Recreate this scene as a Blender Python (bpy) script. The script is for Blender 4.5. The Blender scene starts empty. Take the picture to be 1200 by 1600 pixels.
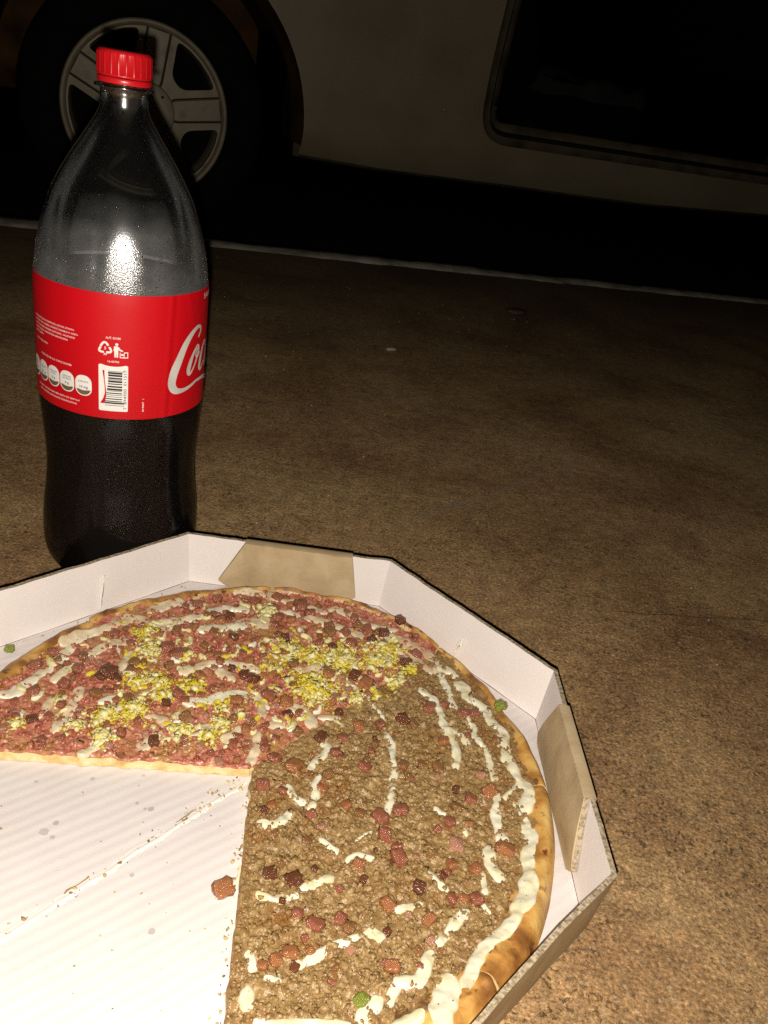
import bpy, bmesh, math, random
import numpy as np
from mathutils import Vector, Matrix, noise
from mathutils.geometry import delaunay_2d_cdt

# ---------------------------------------------------------------- camera, sky, light
scene = bpy.context.scene
CAM_H, PITCH, ROLL = 0.34675, 0.49246, 0.18070
cp, sp, cr, sr = math.cos(PITCH), math.sin(PITCH), math.cos(ROLL), math.sin(ROLL)
FWD = Vector((0, cp, -sp)); R0 = Vector((1, 0, 0)); U0 = Vector((0, sp, cp))
RIGHT = R0 * cr + U0 * sr; UP = -R0 * sr + U0 * cr
cam_d = bpy.data.cameras.new("camera"); cam = bpy.data.objects.new("camera", cam_d)
scene.collection.objects.link(cam)
mw = Matrix((RIGHT, UP, -FWD)).transposed().to_4x4(); mw.translation = (0, 0, CAM_H)
cam.matrix_world = mw
cam_d.sensor_fit = 'VERTICAL'; cam_d.sensor_height = 24.0; cam_d.lens = 1265.43 / 1600 * 24
cam_d.clip_start = 0.01; cam_d.clip_end = 500
scene.camera = cam

world = bpy.data.worlds.new("World"); scene.world = world; world.use_nodes = True
wn = world.node_tree
bg = wn.nodes['Background']; sky = wn.nodes.new('ShaderNodeTexSky'); sky.sky_type = 'NISHITA'
sky.sun_disc = False; sky.sun_elevation = math.radians(-6); sky.sun_rotation = math.radians(200)
wn.links.new(sky.outputs[0], bg.inputs[0]); bg.inputs[1].default_value = 0.05

# the phone's flash, fired beside its lens: the only thing that lights this night picture
fl = bpy.data.lights.new("phone_flash", 'POINT'); fl.energy = 13.5; fl.color = (1.0, 0.93, 0.83)
fl.shadow_soft_size = 0.0022
flo = bpy.data.objects.new("phone_flash", fl); scene.collection.objects.link(flo)
flo.location = Vector((0, 0, CAM_H)) - RIGHT * 0.004 - UP * 0.015
vs = scene.view_settings
vs.view_transform = 'Standard'; vs.look = 'None'; vs.exposure = 0.0; vs.gamma = 1.0; vs.use_curve_mapping = False
scene.cycles.use_denoising = False
scene.cycles.max_bounces = 8; scene.cycles.transparent_max_bounces = 16
scene.cycles.sample_clamp_indirect = 4.0

rng = random.Random(7); nrng = np.random.default_rng(11)
C = scene.collection

# ---------------------------------------------------------------- helpers
def pmat(name, cols, scale=40.0, detail=4.0, rough=0.6, spec=0.5, bump=None, island=0.0, coat=0.0, sss=0.0,
         metallic=0.0, distort=0.0, rough_var=0.0, stretch=None, blotch=None):
    """Principled material whose colour runs through a ramp by noise and, if asked, by a value per loose piece."""
    m = bpy.data.materials.new(name); m.use_nodes = True
    nt = m.node_tree; N = nt.nodes; L = nt.links; b = N['Principled BSDF']
    tc = N.new('ShaderNodeTexCoord'); vec = tc.outputs['Object']
    if stretch:
        mp = N.new('ShaderNodeMapping'); mp.inputs['Scale'].default_value = stretch
        L.new(vec, mp.inputs[0]); vec = mp.outputs[0]
    nz = N.new('ShaderNodeTexNoise'); nz.inputs['Scale'].default_value = scale; nz.inputs['Detail'].default_value = detail
    nz.inputs['Distortion'].default_value = distort; L.new(vec, nz.inputs['Vector'])
    fac = nz.outputs[0]
    if island:
        ge = N.new('ShaderNodeNewGeometry'); mx = N.new('ShaderNodeMix'); mx.inputs[0].default_value = island
        L.new(fac, mx.inputs[2]); L.new(ge.outputs['Random Per Island'], mx.inputs[3]); fac = mx.outputs[0]
    rp = N.new('ShaderNodeValToRGB'); cr_ = rp.color_ramp
    while len(cr_.elements) < len(cols): cr_.elements.new(0.5)
    for e, (p_, c_) in zip(cr_.elements, cols):
        e.position = p_; e.color = (*c_, 1)
    L.new(fac, rp.inputs[0]); col = rp.outputs[0]
    if blotch:                                    # (scale, colour, low, high): stains with an outline of their own
        n2 = N.new('ShaderNodeTexNoise'); n2.inputs['Scale'].default_value = blotch[0]; n2.inputs['Detail'].default_value = 5
        L.new(tc.outputs['Object'], n2.inputs['Vector'])
        mr = N.new('ShaderNodeMapRange'); mr.inputs[1].default_value = blotch[2]; mr.inputs[2].default_value = blotch[3]
        L.new(n2.outputs[0], mr.inputs[0])
        mc = N.new('ShaderNodeMix'); mc.data_type = 'RGBA'; L.new(mr.outputs[0], mc.inputs[0])
        L.new(col, mc.inputs[6]); mc.inputs[7].default_value = (*blotch[1], 1); col = mc.outputs[2]
    L.new(col, b.inputs['Base Color'])
    b.inputs['Roughness'].default_value = rough; b.inputs['Specular IOR Level'].default_value = spec
    b.inputs['Metallic'].default_value = metallic; b.inputs['Coat Weight'].default_value = coat
    b.inputs['Coat Roughness'].default_value = 0.15
    if sss:
        b.inputs['Subsurface Weight'].default_value = sss; b.inputs['Subsurface Radius'].default_value = (0.004, 0.003, 0.0015)
        b.inputs['Subsurface Scale'].default_value = 0.6
    if rough_var:
        mr = N.new('ShaderNodeMapRange'); mr.inputs[3].default_value = max(0.05, rough - rough_var); mr.inputs[4].default_value = rough + rough_var
        L.new(nz.outputs[0], mr.inputs[0]); L.new(mr.outputs[0], b.inputs['Roughness'])
    if bump:
        last = None
        for (s_, st, di) in bump:
            nb = N.new('ShaderNodeTexNoise'); nb.inputs['Scale'].default_value = s_; nb.inputs['Detail'].default_value = 3
            L.new(vec, nb.inputs['Vector'])
            bp = N.new('ShaderNodeBump'); bp.inputs['Strength'].default_value = st; bp.inputs['Distance'].default_value = di
            L.new(nb.outputs[0], bp.inputs['Height'])
            if last: L.new(last, bp.inputs['Normal'])
            last = bp.outputs[0]
        L.new(last, b.inputs['Normal'])
    return m

def origin(o):
    v = Vector((0, 0, 0))
    while o: v += o.location; o = o.parent
    return v

def mk(name, verts, faces, mats, parent=None, smooth=False, mi=None, local=False):
    me = bpy.data.meshes.new(name)
    if parent is not None and not local:
        og = origin(parent); verts = [(v[0] - og.x, v[1] - og.y, v[2] - og.z) for v in verts]
    me.from_pydata([tuple(map(float, v)) for v in verts], [], [tuple(map(int, f)) for f in faces])
    for m in (mats if isinstance(mats, (list, tuple)) else [mats]): me.materials.append(m)
    if mi is not None: me.polygons.foreach_set('material_index', mi)
    if smooth: me.polygons.foreach_set('use_smooth', [True] * len(me.polygons))
    me.update()
    o = bpy.data.objects.new(name, me); C.objects.link(o)
    if parent: o.parent = parent
    return o

def share(name, me, parent, loc, rot, scl):
    o = bpy.data.objects.new(name, me); C.objects.link(o); o.parent = parent
    o.location = Vector(loc) - origin(parent); o.rotation_euler = rot; o.scale = scl
    return o

def empty(name, loc, rz=0.0):
    o = bpy.data.objects.new(name, None); C.objects.link(o); o.location = loc; o.rotation_euler = (0, 0, rz)
    o.empty_display_size = 0.02
    return o

def tag(o, label=None, cat=None, group=None, kind=None):
    if label: o['label'] = label
    if cat: o['category'] = cat
    if group: o['group'] = group
    if kind: o['kind'] = kind
    return o

class MB:
    """collects vertices and faces"""
    def __init__(s): s.v = []; s.f = []; s.m = []
    def add(s, v, f, m=0):
        k = len(s.v); s.v += list(v); s.f += [tuple(i + k for i in q) for q in f]; s.m += [m] * len(f)
    def box(s, x0, x1, y0, y1, z0, z1, m=0):
        s.add([(x0, y0, z0), (x1, y0, z0), (x1, y1, z0), (x0, y1, z0), (x0, y0, z1), (x1, y0, z1), (x1, y1, z1), (x0, y1, z1)],
              [(3, 2, 1, 0), (4, 5, 6, 7), (0, 1, 5, 4), (1, 2, 6, 5), (2, 3, 7, 6), (3, 0, 4, 7)], m)
    def build(s, name, mats, parent=None, smooth=False, local=False):
        return mk(name, s.v, s.f, mats, parent, smooth, s.m, local)

def lathe(prof, n, cx=0, cy=0, rad=None):
    """prof: list of (r, z); rad(theta, r, z) may change the radius"""
    v = []; f = []
    for (r, z) in prof:
        for k in range(n):
            t = 2 * math.pi * k / n
            rr = rad(t, r, z) if rad else r
            v.append((cx + rr * math.cos(t), cy + rr * math.sin(t), z))
    for i in range(len(prof) - 1):
        for k in range(n):
            a = i * n + k; b = i * n + (k + 1) % n
            f.append((a, b, b + n, a + n))
    return v, f

def smooth_interp(x, xs, ys):
    """Catmull-Rom through (xs, ys)"""
    n = len(xs); i = min(max(np.searchsorted(xs, x) - 1, 0), n - 2)
    h = xs[i + 1] - xs[i]; t = (x - xs[i]) / h
    def slope(k):
        if k == 0: return (ys[1] - ys[0]) / (xs[1] - xs[0])
        if k == n - 1: return (ys[-1] - ys[-2]) / (xs[-1] - xs[-2])
        return (ys[k + 1] - ys[k - 1]) / (xs[k + 1] - xs[k - 1])
    m0, m1 = slope(i) * h, slope(i + 1) * h
    return (2*t**3 - 3*t*t + 1) * ys[i] + (t**3 - 2*t*t + t) * m0 + (-2*t**3 + 3*t*t) * ys[i+1] + (t**3 - t*t) * m1

def catmull(pts, step):
    """resample a polyline of tuples through a Catmull-Rom spline, roughly every `step` of its first two coordinates"""
    P = [np.array(q, float) for q in pts]; out = []
    for i in range(len(P) - 1):
        p0 = P[i - 1] if i else 2 * P[0] - P[1]; p3 = P[i + 2] if i + 2 < len(P) else 2 * P[-1] - P[-2]
        a, b = P[i], P[i + 1]; n = max(1, int(math.ceil(np.linalg.norm((b - a)[:2]) / step)))
        for k in range(n):
            t = k / n
            out.append(0.5 * ((2*a) + (-p0 + b) * t + (2*p0 - 5*a + 4*b - p3) * t*t + (-p0 + 3*a - 3*b + p3) * t**3))
    out.append(P[-1])
    return out

_ico = bmesh.new(); bmesh.ops.create_icosphere(_ico, subdivisions=2, radius=1)
ICO_V = np.array([v.co[:] for v in _ico.verts]); ICO_F = np.array([[v.index for v in f.verts] for f in _ico.faces]); _ico.free()
_ico = bmesh.new(); bmesh.ops.create_icosphere(_ico, subdivisions=1, radius=1)
ICO1_V = np.array([v.co[:] for v in _ico.verts]); ICO1_F = np.array([[v.index for v in f.verts] for f in _ico.faces]); _ico.free()

def lumps(name, pos, size, mats, parent, jitter=0.25, aniso=0.35, mi=None, kind='stuff', fine=True, flat=1.0, smooth=True):
    """many small uneven crumbs joined into one mesh; pos (n,3) world, size (n,)"""
    BV, BF = (ICO_V, ICO_F) if fine else (ICO1_V, ICO1_F)
    n = len(pos); nv = len(BV)
    V = np.repeat(BV[None], n, 0) * (1 + nrng.normal(0, jitter, (n, nv, 1)))
    sc = (1 + nrng.uniform(-aniso, aniso, (n, 1, 3))) * np.asarray(size)[:, None, None]
    V = V * sc
    q = nrng.normal(size=(n, 4)); q /= np.linalg.norm(q, axis=1)[:, None]
    w, x, y, z = q.T
    Rm = np.stack([1-2*(y*y+z*z), 2*(x*y-z*w), 2*(x*z+y*w), 2*(x*y+z*w), 1-2*(x*x+z*z), 2*(y*z-x*w), 2*(x*z-y*w), 2*(y*z+x*w), 1-2*(x*x+y*y)], 1).reshape(n, 3, 3)
    V = np.einsum('nij,nkj->nki', Rm, V); V[..., 2] *= flat
    V = V + np.asarray(pos)[:, None, :] - np.array(origin(parent) if parent else (0, 0, 0))
    F = (BF[None] + (np.arange(n) * nv)[:, None, None]).reshape(-1, 3)
    me = bpy.data.meshes.new(name)
    me.vertices.add(n * nv); me.vertices.foreach_set('co', V.reshape(-1))
    me.loops.add(len(F) * 3); me.loops.foreach_set('vertex_index', F.reshape(-1))
    me.polygons.add(len(F)); me.polygons.foreach_set('loop_start', np.arange(len(F)) * 3)
    for m in (mats if isinstance(mats, (list, tuple)) else [mats]): me.materials.append(m)
    if mi is not None: me.polygons.foreach_set('material_index', np.repeat(np.asarray(mi, int), len(BF)))
    if smooth: me.polygons.foreach_set('use_smooth', np.ones(len(F), bool))
    me.update(calc_edges=True); me.validate()
    o = bpy.data.objects.new(name, me); C.objects.link(o)
    if parent: o.parent = parent
    if kind: o['kind'] = kind
    return o

def fbm(x, y, s, seed=0.0):
    return noise.fractal(Vector((x * s + seed, y * s - seed, seed * 1.7)), 1.0, 2.0, 3)

def inside(poly, x, y):
    c = False; j = len(poly) - 1
    for i in range(len(poly)):
        xi, yi = poly[i]; xj, yj = poly[j]
        if (yi > y) != (yj > y) and x < (xj - xi) * (y - yi) / (yj - yi) + xi: c = not c
        j = i
    return c

def fill2d(outer, holes, grid=0.0):
    """triangulate a polygon with holes, with inner grid points so that it can be bent"""
    pts = []; edges = []
    for loop in [outer] + holes:
        k = len(pts); pts += [Vector(p) for p in loop]; edges += [(k + i, k + (i + 1) % len(loop)) for i in range(len(loop))]
    if grid:
        xs = [p[0] for p in outer]; ys = [p[1] for p in outer]
        x = min(xs)
        while x < max(xs):
            y = min(ys)
            while y < max(ys):
                if inside(outer, x, y) and not any(inside(h, x, y) for h in holes): pts.append(Vector((x, y)))
                y += grid
            x += grid
    r = delaunay_2d_cdt(pts, edges, [], 0, 1e-6)
    V = [(v.x, v.y) for v in r[0]]; F = []
    for f in r[2]:
        cx = sum(V[i][0] for i in f) / len(f); cy = sum(V[i][1] for i in f) / len(f)
        if inside(outer, cx, cy) and not any(inside(h, cx, cy) for h in holes): F.append(tuple(f))
    return V, F

# ---------------------------------------------------------------- ground: pavement, kerb, street
YAW = math.radians(20.75); CAR_X, CAR_Y, STREET_Z = -0.724, 2.0785, -0.112
ex = Vector((math.cos(YAW), math.sin(YAW), 0)); ey = Vector((-math.sin(YAW), math.cos(YAW), 0))
def car_world(s, y, z): return Vector((CAR_X, CAR_Y, STREET_Z)) + ex * s + ey * y + Vector((0, 0, z))

def concrete():
    m = bpy.data.materials.new("worn_concrete"); m.use_nodes = True
    nt = m.node_tree; N = nt.nodes; L = nt.links; b = N['Principled BSDF']
    tc = N.new('ShaderNodeTexCoord'); P = tc.outputs['Object']
    def nz(s, d=5, r=0.55, dist=0.0):
        n = N.new('ShaderNodeTexNoise'); n.inputs['Scale'].default_value = s; n.inputs['Detail'].default_value = d
        n.inputs['Roughness'].default_value = r; n.inputs['Distortion'].default_value = dist; L.new(P, n.inputs['Vector']); return n.outputs[0]
    def ramp(f, cols):
        r = N.new('ShaderNodeValToRGB')
        while len(r.color_ramp.elements) < len(cols): r.color_ramp.elements.new(0.5)
        for e, (p_, c_) in zip(r.color_ramp.elements, cols): e.position = p_; e.color = (*c_, 1)
        L.new(f, r.inputs[0]); return r.outputs[0]
    def rng_(f, a, b_, c=0.0, d=1.0):
        r = N.new('ShaderNodeMapRange'); r.inputs[1].default_value = a; r.inputs[2].default_value = b_
        r.inputs[3].default_value = c; r.inputs[4].default_value = d; L.new(f, r.inputs[0]); return r.outputs[0]
    def mix(f, a, c, mode='MIX'):
        x = N.new('ShaderNodeMix'); x.data_type = 'RGBA'; x.blend_type = mode
        if isinstance(f, float): x.inputs[0].default_value = f
        else: L.new(f, x.inputs[0])
        for s_, q in ((6, a), (7, c)):
            if isinstance(q, tuple): x.inputs[s_].default_value = (*q, 1)
            else: L.new(q, x.inputs[s_])
        return x.outputs[2]
    def math_(op, a, c=None):
        x = N.new('ShaderNodeMath'); x.operation = op
        for s_, q in ((0, a), (1, c)):
            if q is None: continue
            if isinstance(q, (int, float)): x.inputs[s_].default_value = q
            else: L.new(q, x.inputs[s_])
        return x.outputs[0]
    col = ramp(nz(3.2, 6, 0.6, 0.6), [(0.34, (0.24, 0.130, 0.060)), (0.45, (0.38, 0.238, 0.114)), (0.56, (0.475, 0.315, 0.154)), (0.70, (0.53, 0.38, 0.20))])
    col = mix(rng_(nz(9, 6, 0.65, 0.3), 0.49, 0.66, 0, 0.65), col, (0.25, 0.135, 0.066))            # rusty stains
    grain = nz(480, 5, 0.7)
    col = mix(0.9, col, ramp(grain, [(0.32, (0.20, 0.18, 0.15)), (0.44, (0.70, 0.67, 0.63)), (0.56, (1.08, 1.05, 1.0)), (0.68, (2.1, 2.0, 1.8))]), 'MULTIPLY')
    col = mix(0.55, col, ramp(nz(85, 7, 0.72), [(0.34, (0.45, 0.42, 0.38)), (0.5, (1.0, 0.98, 0.95)), (0.66, (1.55, 1.5, 1.4))]), 'MULTIPLY')
    # pale sand grains and dark pits
    vo = N.new('ShaderNodeTexVoronoi'); vo.inputs['Scale'].default_value = 330; L.new(P, vo.inputs['Vector'])
    sep = N.new('ShaderNodeSeparateColor'); L.new(vo.outputs['Color'], sep.inputs[0])
    sand = math_('MULTIPLY', rng_(vo.outputs['Distance'], 0.42, 0.2), math_('GREATER_THAN', sep.outputs[0], 0.80))
    col = mix(math_('MULTIPLY', sand, 0.55), col, (0.50, 0.40, 0.26))
    pit = math_('MULTIPLY', rng_(nz(230, 5, 0.75, 0.8), 0.575, 0.64), rng_(nz(14, 3), 0.34, 0.58))
    col = mix(math_('MULTIPLY', pit, 0.7), col, (0.055, 0.036, 0.022))
    # damp grime along the kerb, deepened to paint in the flash's falloff
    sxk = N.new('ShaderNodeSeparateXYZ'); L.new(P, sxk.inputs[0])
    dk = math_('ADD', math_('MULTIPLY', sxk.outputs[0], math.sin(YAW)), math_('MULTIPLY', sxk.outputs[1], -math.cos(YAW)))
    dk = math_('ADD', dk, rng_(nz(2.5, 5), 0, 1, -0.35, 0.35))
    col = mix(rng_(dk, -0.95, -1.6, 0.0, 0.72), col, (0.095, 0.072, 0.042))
    # scuff line and crack: distance to a line segment, broken up by noise
    def seg(ax, ay, bx, by, w, amp):
        sx = N.new('ShaderNodeSeparateXYZ'); L.new(P, sx.inputs[0])
        ln = math.hypot(bx - ax, by - ay); dx, dy = (bx - ax) / ln, (by - ay) / ln
        px = math_('SUBTRACT', sx.outputs[0], ax); py = math_('SUBTRACT', sx.outputs[1], ay)
        t = math_('ADD', math_('MULTIPLY', px, dx), math_('MULTIPLY', py, dy))
        d = math_('ADD', math_('MULTIPLY', px, -dy), math_('MULTIPLY', py, dx))
        d = math_('ABSOLUTE', math_('ADD', d, rng_(nz(28, 3), 0.0, 1.0, -amp, amp)))
        near = rng_(d, w, w * 0.2)
        ends = math_('MULTIPLY', rng_(t, 0.0, 0.05), rng_(t, ln, ln - 0.05))
        return math_('MULTIPLY', near, ends)
    sc = math_('MULTIPLY', seg(0.0, 0.61, 0.227, 0.868, 0.008, 0.006), rng_(nz(60, 4), 0.35, 0.65))
    col = mix(math_('MULTIPLY', sc, 0.5), col, (0.36, 0.29, 0.20))
    for sg_ in ((0.10, 1.10, 0.75, 1.02, 0.010, 0.012), (0.32, 0.75, 0.62, 0.98, 0.006, 0.008), (-0.08, 0.86, 0.30, 1.22, 0.012, 0.015), (0.30, 0.42, 0.40, 0.50, 0.006, 0.006), (0.45, 0.62, 0.85, 0.66, 0.009, 0.012)):
        s2 = math_('MULTIPLY', seg(*sg_), rng_(nz(45, 5), 0.42, 0.66))
        col = mix(math_('MULTIPLY', s2, 0.42), col, (0.44, 0.33, 0.21))
    ck = seg(0.16, 0.543, 0.42, 0.598, 0.0013, 0.006)
    col = mix(math_('MULTIPLY', ck, 0.6), col, (0.05, 0.033, 0.02))
    L.new(col, b.inputs['Base Color']); b.inputs['Roughness'].default_value = 0.8; b.inputs['Specular IOR Level'].default_value = 0.3
    h = math_('ADD', math_('MULTIPLY', grain, 0.6), math_('MULTIPLY', nz(200, 4, 0.7), 0.8))
    h = math_('SUBTRACT', h, math_('MULTIPLY', pit, 0.8))
    bp = N.new('ShaderNodeBump'); bp.inputs['Strength'].default_value = 0.8; bp.inputs['Distance'].default_value = 0.0016
    L.new(h, bp.inputs['Height']); L.new(bp.outputs[0], b.inputs['Normal'])
    return m

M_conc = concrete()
M_kerb = pmat("kerb_cement", [(0.3, (0.20, 0.175, 0.135)), (0.5, (0.38, 0.335, 0.26)), (0.7, (0.52, 0.47, 0.38))], 18, 5, 0.85, 0.3, [(90, 0.7, 0.004)])
M_asph = pmat("asphalt", [(0.3, (0.012, 0.011, 0.010)), (0.7, (0.032, 0.030, 0.027))], 120, 4, 0.9, 0.3, [(160, 0.8, 0.004)])

KY0, KY1 = -0.572, -0.513          # kerb strip in car coordinates
q = [car_world(-60, -90, 0.112), car_world(60, -90, 0.112), car_world(60, KY0, 0.112), car_world(-60, KY0, 0.112)]
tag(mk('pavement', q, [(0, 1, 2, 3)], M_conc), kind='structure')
q = [car_world(-60, KY0 - 0.05, 0), car_world(60, KY0 - 0.05, 0), car_world(60, 120, 0), car_world(-60, 120, 0)]
tag(mk('street', q, [(0, 1, 2, 3)], M_asph), kind='structure')
kb = MB(); xs = list(np.arange(-60, -2, 2.0)) + list(np.arange(-2, 6, 0.012)) + list(np.arange(6, 60, 2.0))
rows = []
for x in xs:
    e0 = KY0 + 0.006 * fbm(x, 0, 9, 1) + 0.004 * fbm(x, 3, 40, 2) - 0.004
    e1 = KY1 + 0.004 * fbm(x, 7, 6, 3) + 0.004 * fbm(x, 9, 45, 4)
    zt = 0.112 + 0.004 + 0.0025 * fbm(x, 5, 14, 5)
    rows.append([(x, e0, 0.1085), (x, e0 + 0.004, zt - 0.0015), (x, (e0 + e1) / 2, zt + 0.001), (x, e1 - 0.008, zt - 0.0005), (x, e1, zt - 0.009), (x, e1 + 0.004, -0.02)])
for r_ in rows: kb.v += [car_world(*p) for p in r_]
for i in range(len(rows) - 1):
    for k in range(5):
        a = i * 6 + k; kb.f.append((a, a + 6, a + 7, a + 1)); kb.m.append(0)
tag(kb.build('kerb', M_kerb, None, True), kind='structure')

# loose grit on the pavement, too small and too many to count
gp = []; gs = []
while len(gp) < 1500:
    x = rng.uniform(-0.5, 0.9); y = rng.uniform(0.18, 1.5)
    gp.append((x, y, 0.0003)); gs.append(0.0004 + 0.0007 * rng.random() ** 3)
M_grit = pmat("grit", [(0.2, (0.10, 0.07, 0.045)), (0.6, (0.28, 0.2, 0.12)), (0.9, (0.42, 0.35, 0.25))], 30, 2, 0.7, 0.4, island=0.9)
g = lumps('grit', gp, gs, M_grit, None, 0.2, 0.4, fine=False); tag(g, 'fine sandy grit scattered over the brown concrete pavement', 'grit')

def pebble(x, y, s, rz, name, label, mat, cat):
    V = ICO_V.copy(); r = random.Random(int(x * 999))
    V = V * np.array([[1.6, 0.8, 0.5]]) * s * (1 + 0.16 * np.array([[r.uniform(-1, 1)] for _ in V]))
    c, sn = math.cos(rz), math.sin(rz)
    o = mk(name, [(x + v[0] * c - v[1] * sn, y + v[0] * sn + v[1] * c, v[2] + s * 0.42) for v in V], ICO_F, mat, None, True)
    tag(o, label, cat)
pebble(-0.031, 1.131, 0.0055, 0.5, 'pebble', 'small flat grey pebble lying alone mid-way across the pavement', M_grit, 'pebble')
M_leaf = pmat("dry_leaf", [(0.3, (0.03, 0.018, 0.010)), (0.7, (0.07, 0.04, 0.02))], 60, 3, 0.7)
pebble(0.170, 1.480, 0.013, 0.2, 'leaf_scrap', 'small dark scrap of dry leaf on pavement near the kerb', M_leaf, 'leaf')
# ---------------------------------------------------------------- car: two-door hatchback, nose to the right, door open
M_paint = pmat("cream_paint", [(0.3, (0.28, 0.225, 0.138)), (0.7, (0.33, 0.27, 0.168))], 6, 4, 0.4, 0.5, coat=0.2, rough_var=0.08, blotch=(5, (0.23, 0.18, 0.105), 0.5, 0.85))
M_sill = pmat("dark_sill_paint", [(0.3, (0.09, 0.068, 0.038)), (0.6, (0.20, 0.155, 0.095))], 14, 5, 0.6, 0.4)  # a darker tone than the body paint
M_arch = pmat("muddy_wheel_arch", [(0.3, (0.03, 0.013, 0.005)), (0.6, (0.13, 0.060, 0.020)), (0.8, (0.20, 0.11, 0.045))], 12, 5, 0.9, 0.2, [(40, 0.5, 0.004)])
M_rub = pmat("tyre_rubber", [(0.3, (0.007, 0.007, 0.007)), (0.7, (0.012, 0.011, 0.010))], 30, 3, 0.9, 0.06)
M_alloy = pmat("alloy", [(0.3, (0.34, 0.275, 0.18)), (0.7, (0.44, 0.37, 0.26))], 20, 4, 0.5, 0.5, metallic=0.15, blotch=(30, (0.26, 0.2, 0.13), 0.55, 0.75))
M_groove = pmat("dark_gap", [(0.3, (0.02, 0.016, 0.012)), (0.7, (0.035, 0.03, 0.022))], 20, 2, 0.8)
M_trim = pmat("black_trim", [(0.3, (0.006, 0.006, 0.006)), (0.7, (0.011, 0.010, 0.010))], 20, 2, 0.6)
M_line = pmat('cabin_shade_lining', [(0.3, (0.002, 0.002, 0.002)), (0.7, (0.003, 0.003, 0.003))], 20, 2, 0.98, 0.0)  # near black: the cabin's shade is put into this colour
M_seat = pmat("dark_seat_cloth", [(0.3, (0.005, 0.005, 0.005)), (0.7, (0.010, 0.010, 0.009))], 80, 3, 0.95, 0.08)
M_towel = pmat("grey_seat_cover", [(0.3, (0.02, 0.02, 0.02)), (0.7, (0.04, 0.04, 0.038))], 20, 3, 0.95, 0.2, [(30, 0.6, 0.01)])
M_glass = bpy.data.materials.new("car_glass"); M_glass.use_nodes = True
_b = M_glass.node_tree.nodes['Principled BSDF']; _b.inputs['Base Color'].default_value = (0.05, 0.06, 0.055, 1)
_b.inputs['Roughness'].default_value = 0.05; _b.inputs['Transmission Weight'].default_value = 0.8

car = empty('car', (CAR_X, CAR_Y, STREET_Z), YAW)
tag(car, 'cream hatchback parked beyond the kerb with its door open', 'car')

def arc(cx, cy, r, a0, a1, n):
    return [(cx + r * math.cos(a0 + (a1 - a0) * i / n), cy + r * math.sin(a0 + (a1 - a0) * i / n)) for i in range(n + 1)]
D = math.radians
WZ, AR = 0.285, 0.375
aa = math.asin(0.045 / AR)
outer = arc(0, WZ, AR, math.pi + aa, -aa, 40)                 # rear arch, left to right
outer += [(0.6, 0.233), (0.97, 0.238), (1.39, 0.240), (1.85, 0.262), (2.03, 0.262)]
outer += arc(2.42, WZ, AR, math.pi + 0.06, -aa, 30)
outer += [(3.02, 0.24), (3.12, 0.34), (3.13, 0.52), (3.06, 0.68), (2.85, 0.80), (2.25, 0.90), (1.72, 1.33), (1.5, 1.38), (0.6, 1.40), (-0.15, 1.36), (-0.45, 1.10), (-0.68, 0.92), (-0.74, 0.80), (-0.76, 0.45), (-0.70, 0.27), (-0.5, 0.24)]
def rounded(poly, radii, n=8):
    out = []; k = len(poly)
    for i in range(k):
        p0, p1, p2 = Vector(poly[i - 1]), Vector(poly[i]), Vector(poly[(i + 1) % k]); r = radii[i]
        a = (p0 - p1).normalized(); b = (p2 - p1).normalized()
        for j in range(n + 1):
            t = j / n; A = p1 + a * r; B = p1 + b * r
            q = A * (1 - t) ** 2 + p1 * 2 * t * (1 - t) + B * t * t; out.append((q.x, q.y))
    return out
door_hole = rounded([(0.838, 0.334), (2.02, 0.345), (2.08, 0.88), (1.66, 1.31), (0.88, 1.34), (0.852, 0.90), (0.826, 0.52)], [0.085, 0.08, 0.05, 0.06, 0.06, 0.1, 0.1])
qwin = rounded([(0.05, 0.93), (0.74, 0.93), (0.77, 1.28), (0.10, 1.26)], [0.06] * 4)
def side_y(s, z):
    y = -0.012 - 0.030 * math.exp(-((z - 0.62) / 0.28) ** 2)
    if z < 0.285: y += 0.9 * (0.285 - z) ** 2 * 12
    if z > 0.85: y += 0.55 * (z - 0.85) ** 1.25
    return y
V, F = fill2d(outer, [door_hole, qwin], 0.045)
for side in (0, 1):
    v3 = [(s, side_y(s, z) if side == 0 else 1.58 - side_y(s, z), z) for s, z in V]
    F2 = F if side == 0 else [tuple(reversed(f)) for f in F]
    o = mk('side_panel', v3, F2, M_paint, car, True, local=True)
def ring_strip(loop, layers, name, mat, parent, smooth=True):
    """layers: list of functions point -> (s, y, z)"""
    n = len(loop); v = []; f = []
    for L_ in layers: v += [L_(p) for p in loop]
    for l in range(len(layers) - 1):
        for i in range(n):
            a = l * n + i; b = l * n + (i + 1) % n; f.append((a, b, b + n, a + n))
    return mk(name, v, f, mat, parent, smooth, local=True)
def inset(loop, d):
    out = []; n = len(loop)
    for i in range(n):
        p0, p1 = Vector(loop[i - 1]), Vector(loop[(i + 1) % n]); t = (p1 - p0); t.normalize()
        out.append((loop[i][0] - t.y * d, loop[i][1] + t.x * d))
    return out
hin = inset(door_hole, 0.026); hin2 = inset(door_hole, 0.05); idx = {p: i for i, p in enumerate(door_hole)}
fr = ring_strip(door_hole, [lambda p: (p[0], side_y(*p) + 0.001, p[1]), lambda p: (p[0], side_y(*p) + 0.010, p[1]),
    lambda p: (*[hin[idx[p]][0]], side_y(*p) + 0.022, hin[idx[p]][1]), lambda p: (hin2[idx[p]][0], side_y(*p) + 0.030, hin2[idx[p]][1]),
    lambda p: (hin2[idx[p]][0], 0.10, hin2[idx[p]][1])], 'door_frame', M_sill, car)
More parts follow.
